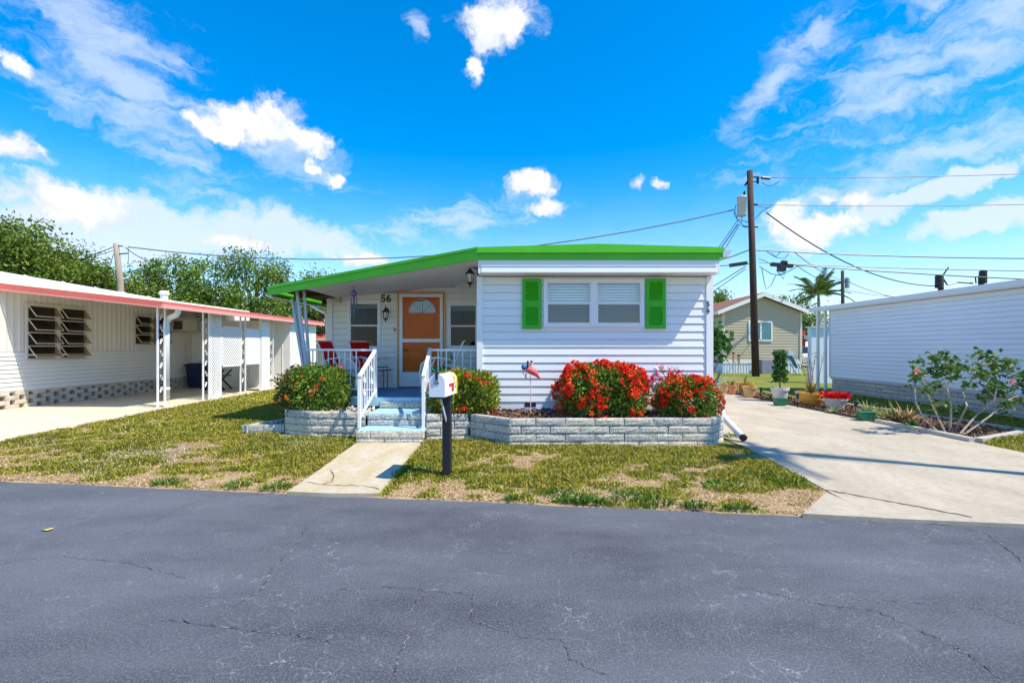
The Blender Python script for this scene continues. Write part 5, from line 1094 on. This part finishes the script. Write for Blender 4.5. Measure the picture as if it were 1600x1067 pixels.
# ------------------------------------------------------------------ trees
def tree(name, label, base, blobs, nclump, per, leaf, cols, group='trees behind the homes', trunk_r=.22, spread=.42):
    o = thing(name, label, 'tree', base, group); base = np.array(base, float); cs = []
    w = np.array([b[3]*b[4]*b[5] for b in blobs])**.7; w /= w.sum()
    for b, k in zip(blobs, RNG.multinomial(nclump, w)):
        d = unit(RNG.normal(size=(k,3))); r = RNG.random(k)**.42; cs.append(np.array(b[:3])+d*np.array(b[3:])*r[:,None])
    cs = np.concatenate(cs); n = len(cs)*per
    sz_ = RNG.uniform(.55,1.25,len(cs)); P = np.repeat(cs,per,0)+RNG.normal(size=(n,3))*np.repeat(sz_,per)[:,None]*spread*np.array([1,1,.7])
    t = np.clip(RNG.random((n,1))*.6+np.repeat(RNG.random(len(cs)),per)[:,None]*.5, 0, 1); C = np.array(cols[0])*(1-t)+np.array(cols[1])*t
    V, F_, C2 = leaves(P, RNG.normal(size=(n,3))+np.array([0,0,-.1]), RNG.uniform(leaf*.6,leaf*1.4,n), .55, C, .1); cr = npmesh('crown', V, F_, C2, leafm, o)
    m = MB(); top = cs.mean(0); m.tube([tuple(base-np.array([0,0,.1])), tuple(base*.6+top*.4+np.array([.15,0,0])), tuple(top)], [trunk_r,trunk_r*.75,trunk_r*.4], 8); m.build('trunk', bark, o)
    m = MB()
    for k in RNG.choice(len(cs), min(26,len(cs)), replace=False):
        s = base*.55+top*.45+RNG.normal(size=3)*.15; m.tube([tuple(s), tuple((s+cs[k])/2+np.array([0,0,.2])), tuple(cs[k])], [trunk_r*.4,trunk_r*.22,.02], 5)
    m.build('limbs', bark, o)
G1 = ((.045,.105,.012),(.24,.31,.035)); G2 = ((.04,.11,.016),(.24,.36,.05))
def bl(px, py, Y, rx, rz, ry=None): return (wx(px,Y),Y,wz(py,Y),rx,ry or rx*.8,rz)
Y = 26; tree('oak_tree', 'large yellow green leafy tree rising at far left', (wx(20,Y),Y,.1), [bl(25,385,Y,2.0,1.5),bl(-30,400,Y,2,2),bl(60,410,Y,1.7,1.4),bl(105,425,Y,1.5,.9),bl(-60,440,Y,2,2),bl(40,450,Y,2.4,1.2)], 290, 75, .18, G1)
Y = 28; tree('oak_tree', 'lower green tree between far left tree and grey pole', (wx(130,Y),Y,.1), [bl(120,425,Y,1.3,1.2),bl(150,440,Y,1.4,.9),bl(165,455,Y,1.6,.9),bl(205,452,Y,1.0,.7)], 130, 70, .17, G1)
Y = 30; tree('oak_tree', 'open crowned green tree right of the grey pole', (wx(270,Y),Y,.1), [bl(255,425,Y,1.7,1.0),bl(300,420,Y,1.5,.9),bl(240,455,Y,1.6,1.0),bl(310,455,Y,1.9,1.1),bl(280,480,Y,2.2,1.0)], 130, 70, .17, G2, spread=.36)
Y = 31; tree('oak_tree', 'tallest open crowned tree behind the salmon carport edge', (wx(395,Y),Y,.1), [bl(390,410,Y,1.3,.9),bl(360,425,Y,1.3,.9),bl(425,432,Y,1.3,1.0),bl(350,460,Y,1.8,1.1),bl(410,470,Y,2.2,1.3),bl(450,480,Y,1.6,1.0)], 150, 70, .17, G2, spread=.36)
Y = 33; tree('oak_tree', 'small treetop just above the left end of green roof', (wx(490,Y),Y,.1), [bl(490,440,Y,1.1,.7),bl(505,455,Y,1.3,1.0),bl(470,470,Y,1.6,1.0),bl(510,480,Y,1.5,1.0)], 70, 65, .17, G1)
Y = 33; tree('hedge_tree', 'dark dense foliage mass low behind salmon carport roof', (wx(390,Y),Y,.1), [bl(330,490,Y,2.5,1.3),bl(400,500,Y,2.6,1.3),bl(460,505,Y,2.4,1.2),bl(505,505,Y,1.6,1.1)], 130, 70, .18, ((.015,.05,.010),(.07,.13,.02)))
Y = 46; tree('oak_tree', 'small green tree behind brown roof at home corner', (wx(1126,Y),Y,.1), [bl(1126,466,Y,1.0,.7),bl(1105,478,Y,1.6,.9)], 34, 60, .2, G2)
Y = 48; tree('oak_tree', 'green tree behind the right gable of tan house', (wx(1243,Y),Y,.1), [bl(1236,466,Y,1.2,.6),bl(1262,492,Y,1.5,1.6),bl(1270,510,Y,1.5,1.4)], 60, 60, .2, G2)
Y = 15.0; o = thing('big_leaf_shrub', 'big leafed green shrub at the right rear corner of home', 'shrub', (wx(1118,Y),Y,.1)); P = np.array([wx(1115,Y),Y,wz(535,Y)])+RNG.normal(size=(260,3))*np.array([.17,.2,.26])
V,F_,C2 = leaves(P, RNG.normal(size=(260,3))+np.array([.5,-.3,.0]), RNG.uniform(.14,.30,260), .6, np.array([.04,.12,.02])*RNG.uniform(.6,1.9,(260,1)), .25); npmesh('foliage', V,F_,C2, leafm, o); m = MB(); m.tube([(wx(1112,Y),Y,.1),(wx(1114,Y),Y,1.0),(wx(1118,Y),Y,1.9)], [.04,.035,.02], 6); m.tube([(wx(1114,Y),Y,.6),(wx(1122,Y),Y-.1,1.2)], .02, 5); m.build('stem', M('stem_tan', (.36,.24,.12), .8), o)
# palms
def frond_mesh(L, name, droop=1.0, nl=34, col=(.10,.16,.02)):
    V = []; C = []; pts = [Vector((L*t, 0, L*(.42*t-.75*droop*t*t))) for t in np.linspace(0,1,10)]; m = MB(); m.tube(pts, [.03*(1-.8*t) for t in np.linspace(0,1,10)], 4)
    vv = list(m.v); ff = list(m.f)
    for k in range(nl):
        t = .12+.88*k/nl; p = Vector((L*t,0,L*(.42*t-.75*droop*t*t)))
        for s in (-1,1):
            ll = L*.30*(1-.55*t)*random.uniform(.8,1.15); tip = p+Vector((ll*.55, s*ll*.75, -ll*.45)); w = .022; a = len(vv); vv += [p-Vector((w,0,0)), p+Vector((w,0,0)), (p+tip)/2+Vector((w,0,.03)), tip]; ff.append((a,a+1,a+2,a+3))
    me = bpy.data.meshes.new(name); me.from_pydata([tuple(v) for v in vv], [], ff); me.validate(); me.materials.append(M(name+'_green', col, .5, .25, 3, trans=.2)); return me
def palm(label, base, top, L, n, tr):
    o = thing('palm_tree', label, 'palm', base); m = MB(); b, t = Vector(base), Vector(top); k = 16
    m.tube([b.lerp(t, i/k)-Vector((0,0,.1 if i == 0 else 0)) for i in range(k+1)], [tr*(1.15 if i % 2 else 1.0)*(1-.3*i/k) for i in range(k+1)], 8); m.build('trunk', M('palm_trunk', (.30,.25,.20), .9, .25, 6), o)
    m = MB(); m.tube([t-Vector((0,0,.05)), t+Vector((0,0,.5*L/2.5))], [tr*.8,tr*.4], 8); m.build('crownshaft', M('palm_shaft', (.22,.24,.08), .6), o)
    ms = [frond_mesh(L, 'frond', d) for d in (.55,.85,1.15)]
    for i in range(n):
        f = link('frond', ms[i % 3], o, tuple(t+Vector((0,0,.35*L/2.5)))); f.rotation_euler = (random.uniform(-.2,.2), random.uniform(-.85,.25) if i % 3 else random.uniform(-1.1,-.5), i*2.4+random.uniform(-.2,.2))
    return o
Y = 42; palm('feathery palm tree above the gap between tan house and white building', (wx(1283,Y),Y,.1), (wx(1279,Y),Y,wz(468,Y)), 2.5, 22, .16)
palm('tall slim palm near the road to the right of driveway', (8.05,4.05,.02), (7.95,4.1,7.7), 1.1, 7, .085)
# ------------------------------------------------------------------ right garden bed
bedp = [(6.44,6.98),(7.85,7.62),(7.85,9.5),(7.3,12.0),(6.9,14.8),(6.0,14.8),(6.18,12.5),(6.32,9.2)]
m = MB(); m.prism(bedp, .05, .125); tag(m.build('garden_bed', MATS['soil']), kind='structure')
tag(chips(5200, inpoly(bedp), lambda x,y: .125+0*x, .05, MULCH, 'mulch', '', ''), 'brown bark mulch covering the bed along the driveway', 'mulch')
cb = thing('concrete_bed_edging', 'pale concrete edging round the front end of driveway bed', 'edging', (6.4,7.8,.1)); em = conc_mat('edging_concrete', (.52,.50,.46), (.42,.40,.36), 2)
for a, b in (((6.36,8.7),(6.375,7.75)),((6.378,7.74),(6.40,6.90)),((6.46,6.88),(7.2,7.24)),((7.21,7.245),(7.9,7.6)),((7.9,7.66),(7.88,8.6)),((7.88,8.62),(7.6,10.4)),((7.59,10.45),(7.2,12.6))):
    m = MB(); m.bar((a[0],a[1],.11),(b[0],b[1],.11),.10,.12); m.build('edging_block', em, cb)
be = MB(); be.bar((6.35,8.75,.12),(6.19,12.5,.12),.025,.07); be.bar((6.19,12.5,.12),(6.02,14.8,.12),.025,.07); tag(be.build('plastic_edging', dark), 'black plastic edging strip between driveway and mulch bed', 'edging')
def pot(label, px, py_base, wpx, hpx, mat, shape='pot', group='garden pots along the driveway'):
    Y = FPX*(CH-.125)/(py_base-HY); s = FPX/Y; r = wpx/2/s; h = hpx/s; X = wx(px, Y); o = thing('plant_pot', label, 'pot', (X,Y+r*.7,.125), group); c = (X,Y+r*.7,.125)
    if shape == 'bowl': prof = [(r*.62,0),(r*.72,h*.12),(r*.92,h*.45),(r,h*.82),(r*1.03,h*.84),(r*1.03,h),(r*.92,h),(r*.9,h*.9)]
    else: prof = [(r*.70,0),(r*.90,h*.78),(r*1.0,h*.79),(r*1.02,h),(r*.92,h),(r*.9,h*.88)]
    m = MB(); m.lathe(prof, c, 22); m.build('vessel', mat, o, False); m = MB(); m.lathe([(r*.89,h*.86),(r*.4,h*.9),(.001,h*.92)], c, 14); m.build('potting_soil', MATS['soil'], o); return (c[0],c[1],.125+h*.9,r,h)
terr = M('terracotta', (.58,.22,.11), .75, .12, 8); yel = M('mustard_pot', (.62,.32,.045), .5, .1, 6); tanp = M('tan_pot', (.55,.34,.15), .7, .15, 8); gry = M('stone_pot', (.56,.53,.49), .7, .12, 8); gryw = M('pale_pot', (.62,.60,.57), .6, .1, 8)
def spiky(label, c, n, L, w, col, col2, name='spiky_plant', up=.9, cat='plant'):
    o = thing(name, label, cat, c); ms = []; c = np.array(c)
    for k in range(n):
        a = k*2.4; el = random.uniform(.35,1.35)*up; l = L*random.uniform(.65,1.1); d = Vector((math.cos(a)*math.cos(el), math.sin(a)*math.cos(el), math.sin(el))); s = Vector((-math.sin(a), math.cos(a), 0))*w; p = Vector(c); m = MB()
        q1 = p+d*l*.5; q2 = p+d*l-Vector((0,0,l*.18*math.cos(el))); nu = s.cross(d).normalized()*w*.5
        m.add([p-s*.7,p-nu,p+s*.7,q1-s,q1-nu,q1+s,q2], [(0,1,4,3),(1,2,5,4),(3,4,6),(4,5,6)]); t = random.random(); mk = 'leafmat_%s_%d' % (label[:6].replace(' ','_'), int(t*3)); cc_ = tuple(col[i]*(1-t)+col2[i]*t for i in range(3)); m.build('leaf', M(mk, cc_, .5, .15, 10, trans=.15), o, fixn=False)
    return o
g = pot('grey pot nearest the home corner holding an agave', 1121, 611, 11, 13, gry); spiky('blue green agave in the grey pot at home corner', (g[0],g[1],g[2]), 13, .55, .035, (.16,.26,.24), (.30,.42,.34), 'agave')
pot('plain tan pot left of the orange terracotta pot', 1133, 613.5, 14, 15, tanp)
g = pot('small orange terracotta pot in front of tiki torches', 1146, 616, 13, 15, terr); spiky('small green sprouts in orange terracotta pot', (g[0],g[1],g[2]), 9, .25, .02, (.10,.18,.03), (.25,.30,.06))
g = pot('wide mustard pot behind a tan pot', 1168, 614, 27, 16, yel); spiky('thin grassy plant in wide mustard pot', (g[0],g[1],g[2]), 12, .35, .012, (.10,.17,.03), (.30,.30,.08))
pot('tan tapered pot in front of the mustard pot', 1175, 621, 22, 17, tanp)
g = pot('pale square shouldered pot holding the green topiary', 1223.5, 627, 27, 21, gryw)
o = thing('spiral_topiary', 'narrow upright green topiary in the pale pot', 'plant', (g[0],g[1],g[2])); n = 1500; t = RNG.random(n); a = RNG.uniform(0,6.28,n); rr_ = (.145*(1-.25*t)+.03*np.sin(t*26+a))*np.sqrt(RNG.random(n)); P = np.c_[g[0]+rr_*np.cos(a), g[1]+rr_*np.sin(a), g[2]+.16+t*.78]
V,F_,C2 = leaves(P, np.c_[np.cos(a),np.sin(a),RNG.normal(size=n)*.5+.4], RNG.uniform(.04,.08,n), .6, np.array([.035,.12,.02])*RNG.uniform(.5,2.2,(n,1))); npmesh('foliage', V,F_,C2, leafm, o, 'stuff'); m = MB(); m.tube([(g[0],g[1],g[2]-.05),(g[0],g[1],g[2]+.85)], [.02,.01], 6); m.build('stem', bark, o)
g = pot('grey pot half hidden behind the mustard bowl', 1252, 629, 13, 17, gry)
o = thing('dry_twig_plant', 'tall dry twiggy plant at the corner of white building', 'plant', (g[0]+.55,g[1]+.6,.13)); m = MB(); PP = []
for k in range(7):
    b0 = Vector((g[0]+.75,g[1]+.8,.13)); e = b0+Vector((random.uniform(-.3,.35),random.uniform(-.15,.15),random.uniform(.85,1.25))); m.tube([b0,(b0+e)/2+Vector((random.uniform(-.06,.06),0,0)),e], [.012,.009,.004], 4); PP += [e, (b0+e)/2+(e-b0)*.3, e-Vector((.03,0,.08))]
m.build('stems', M('twig', (.28,.19,.15), .9), o); P = np.repeat(np.array([tuple(p) for p in PP]),5,0)+RNG.normal(size=(5*len(PP),3))*.03; n = len(P); V,F_,C2 = leaves(P, RNG.normal(size=(n,3)), RNG.uniform(.03,.06,n), .5, np.array([.16,.11,.07])*RNG.uniform(.5,1.5,(n,1))); npmesh('foliage', V,F_,C2, leafm, o, 'stuff')
g = pot('mustard yellow bowl pot with bronze bromeliads', 1274.5, 634, 35, 20, yel, 'bowl'); spiky('bronze and green bromeliads filling the mustard bowl', (g[0],g[1],g[2]), 26, .38, .022, (.26,.15,.06), (.16,.20,.05), 'bromeliad')
g = pot('low stone pot topped with bright red leaves', 1312.5, 639, 34, 16, gry)
o = thing('red_coleus', 'bright red leafy plant heaped in low stone pot', 'plant', (g[0],g[1],g[2])); n = 260; a = RNG.uniform(0,6.28,n); r_ = g[3]*np.sqrt(RNG.random(n)); P = np.c_[g[0]+r_*np.cos(a), g[1]+r_*np.sin(a), g[2]+RNG.uniform(0,.11,n)]
V,F_,C2 = leaves(P, np.c_[np.cos(a),np.sin(a),RNG.random(n)*1.2], RNG.uniform(.06,.11,n), .7, np.array([.72,.02,.02])*RNG.uniform(.6,1.2,(n,1))); npmesh('foliage', V,F_,C2, leafm, o, 'stuff')
def on_bed(px, py): Y = FPX*(CH-.125)/(py-HY); return (wx(px,Y),Y,.125)
spiky('small green aloe on mulch before the low stone pot', on_bed(1303,645), 12, .22, .016, (.14,.22,.05), (.35,.38,.12), 'aloe')
spiky('tuft of green blades beside the pale topiary pot', on_bed(1202,624), 16, .30, .012, (.06,.14,.03), (.16,.26,.06), 'grass_clump'); spiky('green blades behind the small green planter box', on_bed(1354,646), 14, .36, .018, (.12,.20,.04), (.36,.36,.10), 'aloe')
for k, (px,py,lab,c1,c2,L) in enumerate([(1388,657,'yellow green bromeliad nearest the concrete edging start',(.30,.28,.07),(.14,.20,.05),.36),(1402,660,'bronze bromeliad second along the concrete edging',(.42,.22,.08),(.25,.22,.06),.42),(1418,661,'brown bromeliad just left of hibiscus stems',(.36,.19,.08),(.45,.30,.12),.45),(1375,652,'small faded bromeliad beside the green box',(.30,.24,.08),(.20,.20,.06),.28),(1425,668,'low bright green plant at foot of hibiscus',(.08,.20,.03),(.18,.30,.05),.22),(1345,655,'dry yellow sprig by the solar stake',(.45,.32,.10),(.30,.22,.08),.2)]): spiky(lab, on_bed(px,py), 22, L, .02, c1, c2, 'bromeliad')
gb = M('green_plastic', (.015,.13,.07), .5)
for px, py, w, h, lab in ((1222,633.5,16,10,'small green plastic box before the topiary pot'),(1357.5,657,21,12,'green plastic planter box beside the concrete edging')):
    c = on_bed(px,py); s = FPX/c[1]; o = thing('planter_box', lab, 'planter', c); m = MB(); a, b, hh_ = w/2/s, .09, h/s; m.add([(c[0]-a*.9,c[1],c[2]),(c[0]+a*.9,c[1],c[2]),(c[0]+a*.9,c[1]+.18,c[2]),(c[0]-a*.9,c[1]+.18,c[2]),(c[0]-a,c[1]-.01,c[2]+hh_),(c[0]+a,c[1]-.01,c[2]+hh_),(c[0]+a,c[1]+.19,c[2]+hh_),(c[0]-a,c[1]+.19,c[2]+hh_)], [(0,3,2,1),(0,1,5,4),(1,2,6,5),(2,3,7,6),(3,0,4,7),(4,5,6,7)]); m.build('tub', gb, o); m = MB(); rect_frame(m, c[0]-a-.01,c[0]+a+.01,c[2]+hh_-.0,c[2]+hh_+.012,c[1]-.015,c[1]+.195,.006); m.box(c[0]-a*.85,c[0]+a*.85,c[1]+.02,c[1]+.16,c[2]+hh_+.001,c[2]+hh_+.008); m.build('rim', gb, o)
for px, py, lab in ((1138,612,'black solar stake light between the tan and orange pots'),(1189,625,'black solar stake light right of the tapered tan pot'),(1246,637,'black curved solar stake beside grey pot'),(1337,652,'black solar stake light right of the low stone pot')):
    c = on_bed(px,py); o = thing('solar_light', lab, 'light', c, 'solar stake lights'); m = MB(); m.tube([c,(c[0],c[1],c[2]+.2)], .008, 6); m.build('stake', dark, o); m = MB(); m.lathe([(.012,.2),(.03,.21),(.03,.28),(.045,.285),(.04,.31),(.005,.32)], c, 10); m.build('head', iron, o)
for px, py, hy, lab in ((1148,616,553,'left bamboo tiki torch behind the terracotta pot'),(1153,614,556,'right bamboo tiki torch behind the terracotta pot')):
    Y = 13.9; c = (wx(px,Y),Y,.125); hx = wx(1146 if px == 1148 else 1154.5,Y); zt_ = wz(hy,Y); o = thing('tiki_torch', lab, 'torch', c, 'tiki torches'); m = MB(); m.tube([c,(hx,Y,zt_-.25)], .013, 6); m.build('pole', M('bamboo', (.58,.44,.30), .6), o); m = MB(); m.lathe([(.018,-.26),(.03,-.2),(.05,-.05),(.055,0)], (hx,Y,zt_), 8); m.build('basket', M('wicker', (.50,.30,.15), .8, .3, 40), o); m = MB(); m.lathe([(.04,0),(.04,.03),(.012,.05)], (hx,Y,zt_), 8); m.build('canister', dark, o)
# hibiscus
def hibiscus():
    o = thing('hibiscus_bush', 'open hibiscus bush with bare pale stems by white building', 'shrub', (6.95,7.55,.13)); m = MB(); tips = []
    targets = [(1428,565),(1436,580),(1455,556),(1475,550),(1490,560),(1500,575),(1483,590),(1462,600),(1440,610),(1535,552),(1552,556),(1548,580),(1528,588),(1570,562),(1590,566),(1578,585),(1592,600),(1560,610),(1535,618),(1575,632),(1597,628),(1430,595),(1450,575),(1565,575),(1510,600),(1545,600),(1605,585),(1470,628),(1440,640),(1500,640),(1470,570),(1520,570),(1585,575),(1600,610),(1555,595),(1465,585),(1488,575),(1555,568)]
    limbs = []
    for (bx_, pts) in ((1478,[(1462,640),(1450,615),(1446,592)]),(1484,[(1488,632),(1480,606),(1487,585)]),(1492,[(1512,634),(1506,612),(1520,590),(1528,572)]),(1500,[(1530,645),(1552,628),(1560,600)]),(1506,[(1545,650),(1575,625),(1590,605)]),(1470,[(1445,655),(1432,630),(1428,605)])):
        y0_ = 7.55+random.uniform(-.15,.2); q = [Vector((wx(bx_,y0_),y0_,.12))]
        for (px,py) in pts:
            yy_ = y0_+random.uniform(-.25,.3); q.append(Vector((wx(px,yy_)+random.uniform(-.02,.02),yy_,wz(py,yy_))))
        m.tube(q, [.016,.013,.010,.008,.007][:len(q)], 6); limbs += q[1:]
    for i, (px,py) in enumerate(targets):
        Y = 7.6+random.uniform(-.3,.35); e = Vector((wx(px,Y),Y,wz(py,Y))); lb = min([l for l in limbs if l.z < e.z+.05] or limbs, key=lambda l: (l-e).length); mid = lb.lerp(e,.5)+Vector((random.uniform(-.05,.05),0,random.uniform(-.03,.05))); m.tube([lb,mid,e], [.007,.005,.003], 5); tips.append((e,mid))
    m.build('branches', M('hib_bark', (.42,.34,.27), .85, .25, 15), o)
    P = []; Nn = []
    for e, mid in tips:
        k = random.randint(22,32)
        for _ in range(k): t = random.random()**.5; p = mid.lerp(e, .1+.9*t)+Vector((random.gauss(0,.055),random.gauss(0,.055),random.gauss(0,.035))); P.append(tuple(p)); Nn.append((random.gauss(0,1),random.gauss(0,1),random.gauss(.1,.35)))
    P = np.array(P); n = len(P); t = RNG.random((n,1)); V,F_,C2 = leaves(P, np.array(Nn), RNG.uniform(.06,.115,n), .62, np.array([.03,.10,.012])*(1-t)+np.array([.16,.27,.04])*t, .2); npmesh('foliage', V,F_,C2, leafm, o, 'stuff')
    for (px,py) in ((1431,580),(1581,597)):
        c = np.array([wx(px,7.3),7.3,wz(py,7.3)]); V,F_,C2 = leaves(np.repeat(c[None],7,0), np.array([(math.cos(a),-.4,math.sin(a)) for a in np.linspace(0,6.28,7)]), np.full(7,.06), .9, np.tile([.80,.30,.30],(7,1))); npmesh('flower', V,F_,C2, petal, o)
hibiscus()
# a yellow leaf on the road
Y = FPX*CH/(829-HY); X = wx(74,Y); m = MB(); m.add([(X-.04,Y-.01,.006),(X-.012,Y-.024,.016),(X+.02,Y-.018,.012),(X+.045,Y+.012,.02),(X+.01,Y+.022,.014),(X-.02,Y+.014,.008)], [(0,1,4,5),(1,2,3,4)])
tag(m.build('fallen_leaf', M('yellow_leaf', (.78,.60,.03), .6), fixn=False), 'single yellow fallen leaf lying on the asphalt at left', 'leaf')
